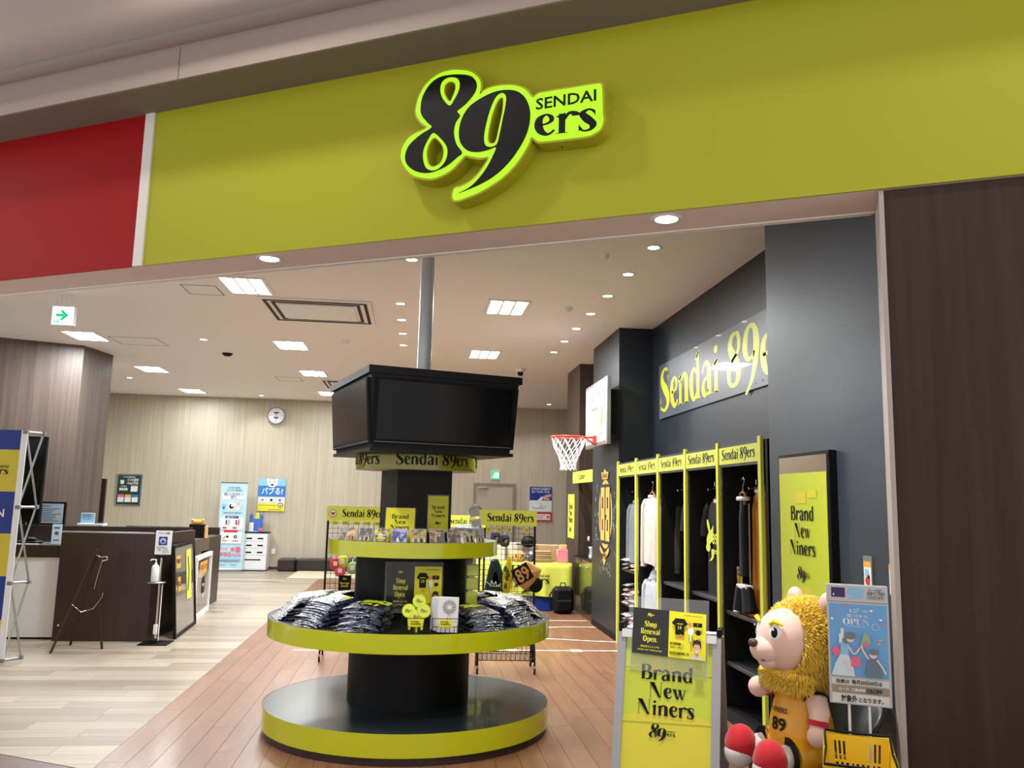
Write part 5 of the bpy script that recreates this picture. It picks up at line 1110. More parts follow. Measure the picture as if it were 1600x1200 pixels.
for x in (.14, .34): s.rect(x, h * .51, x + .035, h * .565, M_gr); s.rect(x + .05, h * .505, x + .085, h * .57, M_ppk if x > .2 else M_pblue); s.rect(x - .05, h * .465, x + .03, h * .483, M_pred)
s.rect(.05, h * .29, .49, h * .43, M_plwhite); s.rect(.12, h * .42, .40, h * .445, M_pred); s.line([(.1, h * .34), (.17, h * .38)], .01, M_ink); s.disc(.2, h * .37, .025, M_ink); s.ring(.36, h * .37, .035, .02, M_ink); s.lines(.1, .22, h * .325, 2, .02, .008, M_gr); s.lines(.3, .44, h * .325, 2, .02, .008, M_gr)
s.sans('データ', .14, h * .215, .05, M_ppk, w=.14); s.disc(.32, h * .225, .035, M_ppk); s.disc(.43, h * .225, .055, M_ppk); s.sans('990', .18, h * .14, .095, M_ppk, w=.24); s.sans('円/月', .40, h * .145, .05, M_ppk, w=.17); s.rect(.03, h * .10, .50, h * .115, M_pblue); s.rect(.05, h * .08, .48, h * .086, M_gr); s.rect(.06, h * .04, .2, h * .046, M_gr); s.rect(.3, h * .04, .42, h * .046, M_gr); s.done('banner_print', t)
# drawer cabinet
t = thing('drawer_cabinet', 'white plastic drawer cabinet beside the roll-up banner', 'cabinet', (-3.58, 18.14, 0), .02)
MB().box(0, 0, .02, .50, .40, .79, M_plwhite, .006).build('body', t); MB().box(-.01, -.01, .79, .51, .41, .81, M_black).build('top', t)
for r_ in range(3):
    for c_ in range(2): o = MB().box(.03 + .23 * c_, -.012, .62 - .145 * r_, .24 + .23 * c_, 0, .745 - .145 * r_, M_plwhite, .003).build('drawer', t); MB().box(.075 + .23 * c_, -.016, .665 - .145 * r_, .19 + .23 * c_, -.012, .695 - .145 * r_, M_deep).build('drawer_pull', o)
o = MB().box(.03, -.012, .04, .47, 0, .305, M_plwhite, .003).build('drawer', t); MB().box(.06, -.016, .225, .39, -.012, .25, M_deep).build('drawer_pull', o)
t = thing('cardboard_display', 'blue and yellow cut-out leaflet stand on the drawer cabinet', 'stand', (-3.36, 18.30, .81)); MB().box(-.16, -.06, 0, .16, .06, .02, M_pblue, .004).build('base', t)
M_cnv = pm('cutout_blue', (70, 110, 190), .5)
MB().box(-.14, -.01, .02, .14, .01, .28, M_cnv).build('cutout_back', t); 
for k, (x, c) in enumerate(((-.09, M_plwhite), (.06, M_cnv))): MB().box(x - .045, -.035, .02, x + .045, -.015, .20, c).build('leaflet_pocket', t)
for k, (x, z, c) in enumerate(((-.1, .36, M_cnv), (.02, .38, M_py), (.11, .36, M_cnv))): o = MB().ball((x, 0, z - .02), (.035, .012, .05), c, 12).box(x - .04, -.006, z - .10, x + .04, .006, z - .03, c).build('cutout_figure', t)
MB().box(.07, -.09, .02, .15, -.06, .09, M_ppk, .004).build('card_box', t)
tag(MB().box(-.03, -.02, 0, .05, 0, .11, M_plwhite, .004).build('wall_socket', loc=(-3.02, YB - .002, .33)), 'white wall socket plate right of the drawer cabinet', 'socket')
# sofa and mat
M_sofa = pm('dark_brown_leather', (44, 34, 32), .4, coat=.15); t = thing('low_sofa', 'low dark brown L-shaped play area bench along the back wall', 'bench', (-2.84, 18.15, 0))
MB().box(0, 0, 0, .36, .40, .265, M_sofa, .03).build('bench_block', t); MB().box(.38, .02, 0, 1.35, .40, .265, M_sofa, .03).build('bench_block', t); MB().box(1.37, .02, 0, 2.35, .40, .265, M_sofa, .03).build('bench_block', t)
tag(MB().box(-2.40, 16.6, 0, 0.2, 18.1, .022, pm('beige_play_mat', (206, 192, 164), .7), .004).build('play_mat'), 'flat beige play mat in front of the low bench', 'mat')
# ================================================================ left counters
t = thing('reception_counter', 'white-fronted counter with a dark brown band at the left', 'counter', (-4.4, 9.66, 0))
MB().box(-2.2, 0, .02, .60, .6, .87, M_plwhite, .004).build('white_front', t); MB().box(-2.2, -.02, .87, .62, .62, 1.0, M_counter).build('dark_band', t); MB().box(-2.2, .03, 0, .58, .5, .02, M_deep).build('plinth', t)
def wallp(name, lab, pts, h, th_=.045, mat=None):
    t = thing(name, lab, 'partition', (0, 0, 0))
    for (x0, y0), (x1, y1) in zip(pts, pts[1:]):
        d = Vector((x1 - x0, y1 - y0)).normalized(); n = Vector((-d.y, d.x)) * th_
        MB().prism([(x0, y0), (x1, y1), (x1 + n.x, y1 + n.y), (x0 + n.x, y0 + n.y)], 0, h, mat or M_counter).build('panel', t)
    return t
t = wallp('counter_partition', 'dark brown wooden partition behind the empty easel', [(-3.80, 9.55), (-2.82, 9.53), (-2.71, 10.78)], 1.145)
MB().box(-3.80, 9.545, 1.145, -2.84, 9.60, 1.16, M_metal).build('top_trim', t)
wallp('counter_partition', 'dark brown raised desk screen behind the counter at the left', [(-5.6, 11.2), (-4.5, 11.15), (-2.9, 11.35)], 1.15)
wallp('counter_partition', 'low dark partition running towards the back wall beyond the glass showcase', [(-4.4, 13.4), (-3.0, 13.35)], 1.08)
t = thing('counter_desk', 'grey-edged desk top beyond the partition carrying a small black box', 'desk', (-3.05, 11.4, 0)); MB().box(-.55, .1, .80, .14, 1.0, .98, M_walnutP, .003).build('desk_body', t); MB().box(-.5, .12, 0, .06, .9, .80, M_plwhite).build('desk_front', t); MB().box(-.1, 1.0, 0, .14, 1.7, .98, M_counter).build('end_post', t)
# leaning framed glass and showcase
t = thing('framed_glass_panel', 'black framed glass notice panel leaning on the partition end', 'panel', (-2.585, 9.68, 0), rad(93.7))
Ml = Matrix.Rotation(rad(-5), 4, 'X'); b = MB(); 
for a in ((0, 0, .035, 1.02), (1.12, 0, 1.155, 1.02), (.035, 0, 1.12, .035), (.035, .985, 1.12, 1.02)): b.box(a[0], -.03, a[1], a[2], 0, a[3], M_deep, M=Ml)
b.build('frame', t); MB().box(.035, -.018, .035, 1.12, -.012, .985, pm('tinted_glass', (120, 112, 104), .06, coat=1, alpha=.75), M=Ml).build('glass_pane', t)
s = Sheet(Ml @ Vector((.05, -.019, .05)), X_, Ml @ Vector(Z_))
s.rect(.08, .70, .30, .84, M_po); s.sans('募集中', .19, .75, .05, M_ink); s.rect(.14, .44, .28, .60, M_po); s.rect(.60, .30, .88, .88, M_limeS); s.line([(.66, .4), (.74, .6), (.7, .8)], .05, M_ink); s.sans('求人', .21, .50, .05, M_ink); s.done('taped_notice', t)
t = thing('glass_showcase', 'white framed glass showcase front with orange cards beyond the leaning panel', 'showcase', (-2.725, 10.95, 0), rad(94.8)); b = MB()
for a in ((0, 0, .05, .80), (1.15, 0, 1.2, .80), (.05, 0, 1.15, .05), (.05, .75, 1.15, .80)): b.box(a[0], -.03, a[1], a[2], .02, a[3], M_plwhite)
b.build('frame', t); MB().box(.05, -.012, .05, 1.15, -.006, .75, MATS['tinted_glass']).build('glass_pane', t)
s = Sheet((.05, -.013, .05), X_, Z_); s.rect(.25, .50, .85, .66, M_po); s.sans('中古スマホ', .55, .55, .06, M_ink, w=.5); s.disc(.6, .36, .12, M_ink, .10); s.rect(.5, .24, .7, .42, M_ink); s.sans('89ers', .6, .33, .04, M_plwhite, w=.16); s.sans('89', .62, .17, .06, M_plwhite); s.done('showcase_print', t)
# easel
t = thing('easel', 'empty dark brown tripod display easel before the partition', 'easel', (-3.28, 9.05, 0)); M_ez = pm('easel_brown', (44, 22, 18), .4)
top = Vector((.02, .06, 1.0))
for x, y in ((-.24, -.20), (.16, .04), (-.235, .26)): MB().tube([(x, y, 0), top], .013, M_ez, 8).build('leg', t)
MB().tube([(-.17, -.13, .29), (-.15, .20, .30)], .006, M_chrome, 6).build('cross_bar', t)
MB().tube([(-.12, -.10, .46), (-.04, -.06, .38), (.06, -.02, .41), (.12, .03, .52), (.12, .04, .56)], .0035, M_chrome, 6).build('safety_chain', t)
MB().tube([(.02, .05, .94), (.07, .03, .92), (.13, .02, .93), (.15, .01, .90), (.10, .01, .885)], .007, M_chrome, 6).build('hook', t); MB().tube([(.09, .03, .90), (.05, .03, .70), (.035, .03, .60)], .003, M_chrome, 5).build('hanging_wire', t)
for x, y, z in ((-.19, -.15, .26), (-.15, .21, .28)): MB().ball((x - .02, y, z), .010, M_chrome, 8).build('support_peg', t)
# sanitiser stand
t = thing('sanitiser_stand', 'black hand sanitiser stand with a white notice and foot pedal', 'stand', (-2.70, 9.42, 0)); 
MB().box(-.14, -.14, 0, .16, .14, .012, M_deep, .003).build('base_plate', t); MB().tube([(.0, 0, .01), (.0, 0, .93)], .012, M_chrome, 10).build('pole', t); MB().tube([(.03, 0, .03), (.03, 0, .62)], .006, M_plwhite, 6).build('pump_rod', t); MB().box(-.04, -.08, .012, .03, .02, .05, M_deep, .004).build('pedal', t); MB().box(-.02, -.03, .10, .02, -.005, .20, M_plwhite, .003).build('pedal_label', t)
MB().lathe([(0, 0), (.095, 0), (.10, .006), (.0, .012)], M_metal, 28, c=(-.03, -.02, .635)).build('tray', t); MB().box(-.06, -.02, .90, .06, .02, .925, M_deep, .003).build('clamp', t)
t2_ = thing('sign_card', 'white alcohol disinfection notice with a blue square above the sanitiser bottle', 'notice', (-2.69, 9.41, .935)); MB().box(-.085, -.004, 0, .085, 0, .255, M_plwhite, .001).build('card', t2_)
s = Sheet((-.085, -.0045, 0), X_, Z_); s.sans('アルコール消毒', .085, .215, .022, M_gr, w=.12); s.rect(.035, .10, .125, .19, M_pnav); s.ring(.08, .145, .03, .006, M_plwhite); s.line([(.055, .14), (.08, .16), (.105, .14)], .006, M_plwhite); s.lines(.02, .14, .08, 2, .014, .005, M_gr); s.line([(.03, .04), (.05, .055), (.06, .035)], .006, M_gr); s.lines(.08, .15, .05, 3, .013, .004, M_gr); s.done('card_print', t2_)
t = thing('sanitiser_bottle', 'white pump sanitiser bottle on the round tray of the stand', 'bottle', (-2.74, 9.37, .648)); MB().lathe([(0, 0), (.035, 0), (.04, .01), (.04, .15), (.03, .175), (.014, .185), (.014, .20)], M_plwhite, 24).build('bottle_body', t); MB().tube([(0, 0, .19), (0, 0, .235), (-.045, -.01, .235), (-.052, -.01, .222)], .008, M_plwhite, 8).build('pump', t)
# desk things
t = thing('framed_notice', 'black framed pale blue notice standing on the raised desk screen', 'notice', (-4.72, 11.3, 1.15), 0); MB().box(-.24, 0, .0, .24, .03, .30, M_deep, .004).build('frame', t); s = Sheet((-.215, -.001, .025), X_, Z_); s.rect(0, 0, .43, .25, pm('notice_pale', (196, 214, 232), .4)); s.sans('お知らせ', .215, .205, .022, M_gr); s.lines(.03, .40, .18, 8, .022, .008, M_gr); s.done('notice_print', t)
t = thing('tabletop_sign', 'tall pale leaflet card on the white-fronted counter', 'card', (-3.98, 9.86, 1.0), .1); MB().box(-.05, 0, 0, .05, .01, .22, MATS['poster_pale_blue'], .001).build('card', t); s = Sheet((-.05, -.001, 0), X_, Z_); s.disc(.05, .12, .022, M_gr); s.rect(.02, .17, .08, .19, M_blue); s.rect(.02, .04, .08, .05, M_gr); s.done('card_print', t)
t = thing('payment_tray', 'dark cash tray with papers on the white-fronted counter', 'tray', (-4.33, 9.9, 1.0)); MB().box(-.16, -.10, 0, .16, .10, .03, M_deep, .008).build('tray_body', t); MB().box(-.10, -.16, .0, .2, -.10, .006, M_plwhite).build('papers', t); MB().ball((.05, 0, .045), (.09, .05, .025), M_deep, 12).build('handset', t)
t = thing('open_tablet', 'small white laptop with a light blue screen on the desk screen ledge', 'laptop', (-4.22, 11.35, 1.152)); MB().box(-.10, -.06, 0, .22, .10, .03, M_plwhite, .004).build('keyboard_base', t); MB().box(-.09, .02, .03, .08, .035, .16, MATS['poster_pale_blue'], .002).build('lid', t); s = Sheet((-.085, .0195, .035), X_, Z_); s.rect(.005, .005, .16, .12, M_pblue); s.lines(.02, .14, .1, 4, .02, .006, M_gr); s.done('screen_print', t); MB().box(.10, -.04, .03, .2, .05, .042, M_deep, .003).build('stylus_pad', t)
t = thing('small_black_box', 'small black display box with an orange topper on the grey-edged desk', 'box', (-3.02, 12.1, .98)); MB().box(-.10, -.05, 0, .10, .05, .19, M_deep, .004).build('box_body', t); MB().ball((0, 0, .22), (.09, .02, .035), M_po, 14).ball((-.07, 0, .245), .022, M_po, 10).ball((.07, 0, .245), .022, M_po, 10).build('orange_topper', t); MB().box(.11, -.04, 0, .14, .03, .17, MATS['peach_card'], .002).build('card_side', t)
t = thing('wall_monitor', 'tall black upright monitor on a dark stand behind the event backdrop', 'monitor', (-4.83, 11.0, 0)); MB().box(-.42, 0, 1.16, .17, .05, 2.27, M_deep, .006).build('monitor_case', t); MB().box(-.39, -.003, 1.20, .14, 0, 2.24, M_screen).build('screen_panel', t); MB().tube([(-.12, .06, .02), (-.12, .06, 1.3)], .03, M_deep, 10).build('stand_pole', t); MB().box(-.35, -.12, 0, .1, .25, .02, M_deep, .004).build('stand_foot', t); s = Sheet((-.12, -.004, 1.18), X_, Z_); s.rect(0, 0, .06, .006, M_plwhite); s.disc(.14, .0, .01, M_ppk); s.done('button_print', t)
# ---------------------------------------------------------------- pop-up event backdrop
t = thing('event_backdrop', 'blue and yellow checked pop-up backdrop with an aluminium frame at the left edge', 'backdrop', (-3.742, 8.40, 0), 0)
M_bb = pm('backdrop_blue', (28, 52, 136), .55); M_by = pm('backdrop_yellow', (206, 190, 52), .55); b = MB()
zt_ = [2.165, 1.975, 1.575, 1.18, .785, .385, .0]
for i in range(6):
    for j in range(4):
        MB().box(-.055 - .8 * (j + 1), -.012, zt_[i + 1], -.055 - .8 * j, -.004, zt_[i], M_by if (i + j) % 2 else M_bb).build('fabric_square', t)
MB().box(-.055, -.014, 0, 0, -.004, 2.165, M_plwhite).build('edge_strip', t)
for i in range(6):
    s = Sheet((-.855, -.013, (zt_[i] + zt_[i + 1]) / 2), X_, Z_)
    if i % 2: s.logo(.50, .0, .46, M_ink)
    elif i: s.sans('STATION', .52, -.04, .075, M_plwhite, w=.40); s.sans('SUPPORT', .55, -.10, .03, M_plwhite)
    s.done('fabric_print', t)
hz = [0.015, .72, 1.43, 2.15]; F_ = [(-.02, .0), (.07, .165)]
for z in hz:
    MB().tube([(F_[0][0], F_[0][1], z), (F_[1][0], F_[1][1], z)], .012, M_metal, 8).build('cross_tube', t)
    for x, y in F_: MB().box(x - .022, y - .02, z - .018, x + .022, y + .02, z + .018, MATS['grey_plastic'], .004).build('hub', t)
for a, c in zip(hz, hz[1:]):
    MB().tube([(F_[0][0], F_[0][1], a), (F_[1][0], F_[1][1], c)], .010, M_metal, 8).build('diagonal_tube', t); MB().tube([(F_[1][0], F_[1][1] + .01, a), (F_[0][0], F_[0][1] + .01, c)], .010, M_metal, 8).build('diagonal_tube', t)
# ================================================================ right foreground
# mirror-framed poster on the charcoal wall
t = thing('framed_poster', 'tall black framed mirror with a lime Brand New Niners poster on the charcoal wall', 'poster', (2.13, 4.545, 0)); b = MB()
MB().box(-.045, -.585, .42, 0, 0, 1.895, M_deep, .004).build('frame', t); MB().box(-.048, -.568, .44, -.045, -.017, 1.875, pm('mirror_glass', (176, 164, 156), .12, metal=.9)).build('mirror', t)
s = Sheet((-.0485, -.020, .44), (0, -1, 0), Z_); s.rect(0, 0, .545, 1.345, M_posterG); s.poly([(0, 0), (.545, 0), (.545, .62), (.3, .75), (0, .66)], pm('poster_yellow_wash', (208, 200, 40), .25, coat=.3)); s.rect(.20, 1.18, .32, 1.24, MATS['poster_yellow_wash']); s.rect(.34, 1.21, .44, 1.25, MATS['poster_yellow_wash']); s.serif('Brand', .27, 1.09, .076, M_ink, w=.27); s.serif('New', .27, .998, .076, M_ink, w=.18); s.serif('Niners', .27, .906, .076, M_ink, w=.295); s.logo(.275, .80, .15, M_ink)
s.done('poster_sheet', t)
for i, (y, w_) in enumerate(((3.735, .075), (3.525, .05))):
    t = thing('door_leaflet', ['small orange and white leaflet in a clear holder on the charcoal wall', 'narrow leaflet in a clear holder by the wall corner'][i], 'leaflet', (2.13, y, 1.235)); MB().box(-.006, -w_, -.02 * i, 0, 0, .125 + .02 * (1 - i), MATS['grey_plastic']).build('holder', t)
    s = Sheet((-.0065, -.006, 0), (0, -1, 0), Z_); w2 = w_ - .012; s.rect(0, -.01, w2, .12, M_plwhite); s.rect(0, .095, w2, .12, M_po); s.disc(w2 * .5, .03, w2 * .3, M_pred); s.rect(w2 * .2, .05, w2 * .6, .085, M_pblue); s.disc(w2 * .7, .05, w2 * .14, M_ink); s.done('leaflet_print', t)
# A-frame
t = thing('a_frame_sign', 'grey A-frame sign with a lime Brand New Niners poster, foreground right of the round display', 'sign board', fp(-.728, .10), -FA)
upv = Vector((0, .22, 1)).normalized(); o0 = Vector((0, -.05, 0)); L_ = 1.0
def lean(x, d, z): nrm = Vector((0, -upv.z, upv.y)); return o0 + Vector((x, 0, 0)) + upv * z + nrm * d
def lbox(x0, x1, d0, d1, z0, z1, mat, back=False):
    vs = [lean(x, d, z) for z in (z0, z1) for x, d in ((x0, d1), (x1, d1), (x1, d0), (x0, d0))]
    if back: vs = [Vector((v.x, .42 - v.y, v.z)) for v in vs]
    fs = [(3, 2, 1, 0), (4, 5, 6, 7), (0, 1, 5, 4), (1, 2, 6, 5), (2, 3, 7, 6), (3, 0, 4, 7)]
    return MB().add(vs, [tuple(reversed(f)) for f in fs] if back else fs, mat)
M_al = pm('satin_grey_aluminium', (158, 158, 162), .4, metal=.35)
for bk in (False, True):
    f = lbox(-.21, .21, -.01, 0, .04, .99, M_al, bk).build('sheet_back', t)
    for x0, x1 in ((-.246, -.206), (.206, .246)): lbox(x0, x1, -.012, .012, 0, 1.0, M_al, bk).build('upright', t)
    lbox(-.246, .246, -.012, .014, .035, .075, M_al, bk).build('bottom_rail', t)
    lbox(-.225, .225, -.012, .018, .975, 1.012, pm('light_grey_rail', (206, 208, 212), .4), bk).build('top_rail', t)
for x in (-.235, .235): MB().box(x - .012, .165, .985, x + .012, .255, 1.02, M_deep, .003).build('hinge', t)
s = Sheet(lean(-.206, .001, 0), X_, upv); w, h = .412, 1.0; s.rect(0, .07, w, .98, M_posterG)
ty = pm('poster_yellow_wash', (208, 200, 40), .25, coat=.3)
s.k = 1.5; s.poly([(0, .30), (w, .25), (w, .62), (w * .6, .70), (0, .62)], ty); s.k = 2
for (a, b_, c, d_) in ((.30, .83, .44, .91), (.5, .82, .58, .91)): s.rect(w * a, b_, w * c, d_, ty); s.k -= 1
s.k = 3; s.line([(0, .845), (w * .4, .85), (w, .83)], .008, ty); s.line([(0, .60), (w, .62)], .008, ty)
r = random.Random(3); gw = pm('poster_deep_green', (160, 184, 50), .25, coat=.3)
for i in range(26): x = r.uniform(0, w * .9); z = .07 + r.random() * .26; s.rect(x, z, x + r.uniform(.01, .05), z + r.uniform(.02, .09), gw); s.k -= 1
s.k = 4; s.serif('Brand', w * .49, .792, .066, M_ink, w=.250); s.serif('New', w * .50, .714, .066, M_ink, w=.175); s.serif('Niners', w * .49, .636, .066, M_ink, w=.272); s.logo(w * .46, .560, .128, M_ink); s.done('poster_sheet', t)
t2_ = thing('shop_renewal_card', 'black and yellow Shop Renewal Open card in clear film taped on top of the A-frame', 'poster', fp(-.728, .10), -FA)
f1 = [lean(x, .024, z) for x, z in ((-.195, .83), (.19, .81), (.19, 1.17), (-.195, 1.17))]; f2 = [lean(x, .022, z) for x, z in ((-.195, .83), (.19, .81), (.19, 1.17), (-.195, 1.17))]
MB().add(f1 + f2, [(0, 1, 2, 3), (7, 6, 5, 4), (0, 4, 5, 1), (1, 5, 6, 2), (2, 6, 7, 3), (3, 7, 4, 0)], M_glass).build('film', t2_)
s = Sheet(lean(-.172, .026, .905), (1, -.0, -.035), upv); shop_poster(s, .35, .212); s.done('card_print', t2_)

# ---------------------------------------------------------------- lion plush on a chair
PX = Vector((1.745, 3.63, .475)); PR = rad(187)
t = thing('chair', 'black curved shell chair carrying the lion plush', 'chair', (PX.x, PX.y, 0), PR); M_ch = pm('chair_black', (16, 16, 17), .4, coat=.1)
b = MB(); n = 18
vs = []
for j in range(9):
    z = .44 + j * .042
    for i in range(n + 1):
        a = rad(95 + 170 * i / n); rx = .20 + .012 * j; ry = .215 + .008 * j; vs.append((-.0 + rx * math.cos(a) - .01 * j, ry * math.sin(a), z - .16 * (abs(i - n / 2) / (n / 2)) ** 2 * j / 8))
m = n + 1; vo = [(x * .93, y * .93, z) for x, y, z in vs]; K = len(vs)
fs = [(j * m + i, (j + 1) * m + i, (j + 1) * m + i + 1, j * m + i + 1) for j in range(8) for i in range(n)]; fs += [(K + j * m + i, K + j * m + i + 1, K + (j + 1) * m + i + 1, K + (j + 1) * m + i) for j in range(8) for i in range(n)]
fs += [(8 * m + i, K + 8 * m + i, K + 8 * m + i + 1, 8 * m + i + 1) for i in range(n)]; fs += [(j * m, K + j * m, K + (j + 1) * m, (j + 1) * m) for j in range(8)] + [(j * m + n, (j + 1) * m + n, K + (j + 1) * m + n, K + j * m + n) for j in range(8)]
b.add(vs + vo, fs, M_ch, True); b.build('backrest', t)
MB().box(-.20, -.205, .43, .19, .205, .472, M_ch, .016).build('seat', t)
for sx_ in (-1, 1):
    for sy_ in (-1, 1): MB().tube([(sx_ * .15, sy_ * .16, .435), (sx_ * .19, sy_ * .19, 0)], .016, M_ch, 8, rs=[.018, .011]).build('leg', t)
t = thing('lion_plush', 'large yellow-maned lion plush in a gold number 89 basketball kit sitting on the black chair', 'soft toy', PX, PR)
M_fur = pm('mane_yellow', (240, 200, 52), .85, sheen=.4, var=.15, vscale=30); M_skin = pm('pink_plush', (226, 192, 180), .85, sheen=.3); M_gold = pm('gold_satin', (222, 160, 28), .3, coat=.2, bump=.35, bscale=14); M_redp = pm('red_plush', (186, 16, 34), .8, sheen=.3); M_sock = pm('white_sock', (210, 204, 204), .8)
# body: one continuous skin
b = MB(); H0 = Vector((-.005, .01, .535))
b.lathe([(.0, -.0), (.09, .0), (.125, .04), (.13, .10), (.115, .18), (.085, .27), (.06, .34), (.05, .42)], M_skin, 28); body = b.build('body', t)
b = MB().ball(H0, (.150, .165, .165), M_fur, 28).build('head', t)
b = MB().ball(H0 + Vector((.095, .016, .005)), (.118, .130, .135), M_skin, 24).ball(H0 + Vector((.190, .016, -.035)), (.066, .070, .058), M_skin, 20); b.ball(H0 + Vector((.175, .016, -.08)), (.048, .048, .038), M_skin, 16); b.build('face', t)
MB().ball(H0 + Vector((.250, .016, -.005)), (.020, .026, .019), pm('nose_brown', (74, 50, 46), .5), 16).build('nose', t)
s_ = MB().tube([H0 + Vector(p) for p in ((.225, -.03, -.075), (.236, .0, -.068), (.25, .016, -.055), (.236, .032, -.068), (.222, .065, -.075))], .0025, MATS['nose_brown'], 6).build('mouth', t)
for sd in (-1, 1):
    e = H0 + Vector((.180, .016 + sd * .068, .045)); out = Vector((.82, sd * .5, .2)).normalized(); Mo = out.to_track_quat('Z', 'Y').to_matrix().to_4x4()
    MB().ball(e, (.030, .036, .014), M_plwhite, 18, M=Mo).build('eye_white', t); MB().ball(e + out * .006, (.018, .024, .0125), M_deep, 16, M=Mo).build('pupil', t); MB().ball(e + out * .017 + Vector((0, -.004, .011)), (.005, .005, .003), M_plwhite, 8, M=Mo).build('eye_glint', t)
    MB().tube([e + out * .006 + Vector((.008, -sd * .03, .034)), e + out * .008 + Vector((.0, 0, .048)), e + out * .004 + Vector((-.02, sd * .03, .036))], .010, pm('brow_yellow', (226, 214, 50), .7), 8, rs=[.006, .012, .006]).build('brow', t)
    c = H0 + Vector((-.055, sd * .125, .165)); er = MB().ball(c, (.034, .045, .056), M_skin, 18).build('ear', t); MB().ball(c + Vector((.018, 0, 0)), (.022, .032, .04), pm('inner_ear', (216, 172, 158), .85), 14).build('inner_ear', er)
# mane: fluffy tufts round the face
r = random.Random(11); b = MB(); C0 = H0 + Vector((-.03, 0, -.012)); RX = (.192, .205, .205)
b.ball(C0 + Vector((-.035, 0, 0)), tuple(x * .94 for x in (.165, .205, .205)), M_fur, 28)
ax = Vector((.97, .10, .12)).normalized()
def tuft(p, d, L, wd):
    up = Vector((r.uniform(-1, 1), r.uniform(-1, 1), r.uniform(-1, 1))); u = d.cross(up).normalized() * wd; v = d.cross(u).normalized() * wd
    mid = p + d * L * .55 + Vector((0, 0, -.004)); tip = p + d * L + Vector((0, 0, -L * .35))
    b.add([p + u, p - u * .5 + v * .87, p - u * .5 - v * .87, mid + u * .6, mid - u * .3 + v * .5, mid - u * .3 - v * .5, tip], [(0, 1, 4, 3), (1, 2, 5, 4), (2, 0, 3, 5), (3, 4, 6), (4, 5, 6), (5, 3, 6)], M_fur, True)
k = 0
while k < 7000:
    d = Vector((r.gauss(0, 1), r.gauss(0, 1), r.gauss(0, 1))).normalized()
    if d.dot(ax) > .70: continue
    p = C0 + Vector((d.x * RX[0] * .93, d.y * RX[1] * .93, d.z * RX[2] * .93)); comb = (d + Vector((-.35, 0, -.15)) + Vector((r.uniform(-.5, .5), r.uniform(-.5, .5), r.uniform(-.5, .5))) * .6).normalized()
    tuft(p, comb, r.uniform(.022, .040), .0048); k += 1
for k in range(1100):   # beard under the chin
    a = r.uniform(-1.5, 1.5); p = H0 + Vector((.12 * math.cos(a) + .04, .15 * math.sin(a), -.150 + r.uniform(-.045, .03))); tuft(p, Vector((math.cos(a) * .8 + .1, math.sin(a) * .8, -.35 + r.uniform(-.3, .3))).normalized(), r.uniform(.02, .034), .005)
b.ball(H0 + Vector((.04, 0, -.150)), (.125, .150, .055), M_fur, 20)
tag(b.build('mane', t), kind='stuff')
b = MB().lathe([(.098, .06), (.138, .08), (.142, .13), (.132, .20), (.115, .27), (.10, .33), (.07, .355)], M_gold, 32); jer = b.build('jersey', t)
s = Sheet((0, 0, 0), X_, Z_, bend=lambda x, y, h: Vector(((.138 - .10 * max(0, y - .15) + .004 + h) * math.cos(x / .13), (.138 - .10 * max(0, y - .15) + .004 + h) * math.sin(x / .13), y)))
s.sans('89', .03, .16, .055, M_ink, w=.075); s.sans('NINERS', .03, .235, .022, M_ink, w=.085); s.rect(-.12, .088, .20, .094, M_plwhite, 16); s.done('jersey_print', jer)
for sd in (-1, 1):
    sh = Vector((.0, sd * .115, .305)); 
    hand = Vector((.03, .168, .185)) if sd > 0 else Vector((.13, -.10, .315))
    mid = (sh + hand) / 2 + Vector((0, sd * .018, .01)); MB().tube([sh, mid, hand], .04, M_skin, 14, rs=[.046, .044, .034]).ball(hand + (hand - sh).normalized() * .02, (.048, .042, .046), M_skin, 18).build('arm', t)
    MB().tube([(mid + hand) / 2 - (hand - mid) * .1, (mid + hand) / 2 + (hand - mid) * .22], .043, M_redp, 18).build('wristband', t)
    MB().lathe([(.052, 0), (.056, .006), (.052, .012)], M_ink, 20, M=Matrix.Translation(sh + Vector((0, 0, .0))) @ (mid - sh).to_track_quat('Z', 'Y').to_matrix().to_4x4()).build('armhole_trim', t)
    hip = Vector((.0, sd * .062, .075)); kn = Vector((.125, sd * .095, .068)); ft = Vector((.185, sd * .11, .05))
    MB().tube([hip, (hip + kn) / 2, kn], .07, M_gold, 20, rs=[.085, .084, .076]).build('shorts_leg', t); MB().tube([kn - Vector((.003, 0, 0)), kn + Vector((.008, 0, 0))], .077, M_ink, 20).build('shorts_trim', t)
    MB().tube([kn, ft], .045, M_sock, 16, rs=[.05, .052]).build('sock', t)
    sc_ = ft + Vector((.045, sd * .012, .012)); o = MB().ball(sc_, (.072, .070, .088), M_redp, 24).build('shoe', t); MB().ball(sc_ + Vector((.010, 0, -.034)), (.066, .067, .062), M_sock, 24).build('shoe_sole', o)
tail = MB().tube([(-.12, .02, .05), (-.17, .06, .04), (-.16, .12, .06)], .012, M_fur, 8).build('tail', t)
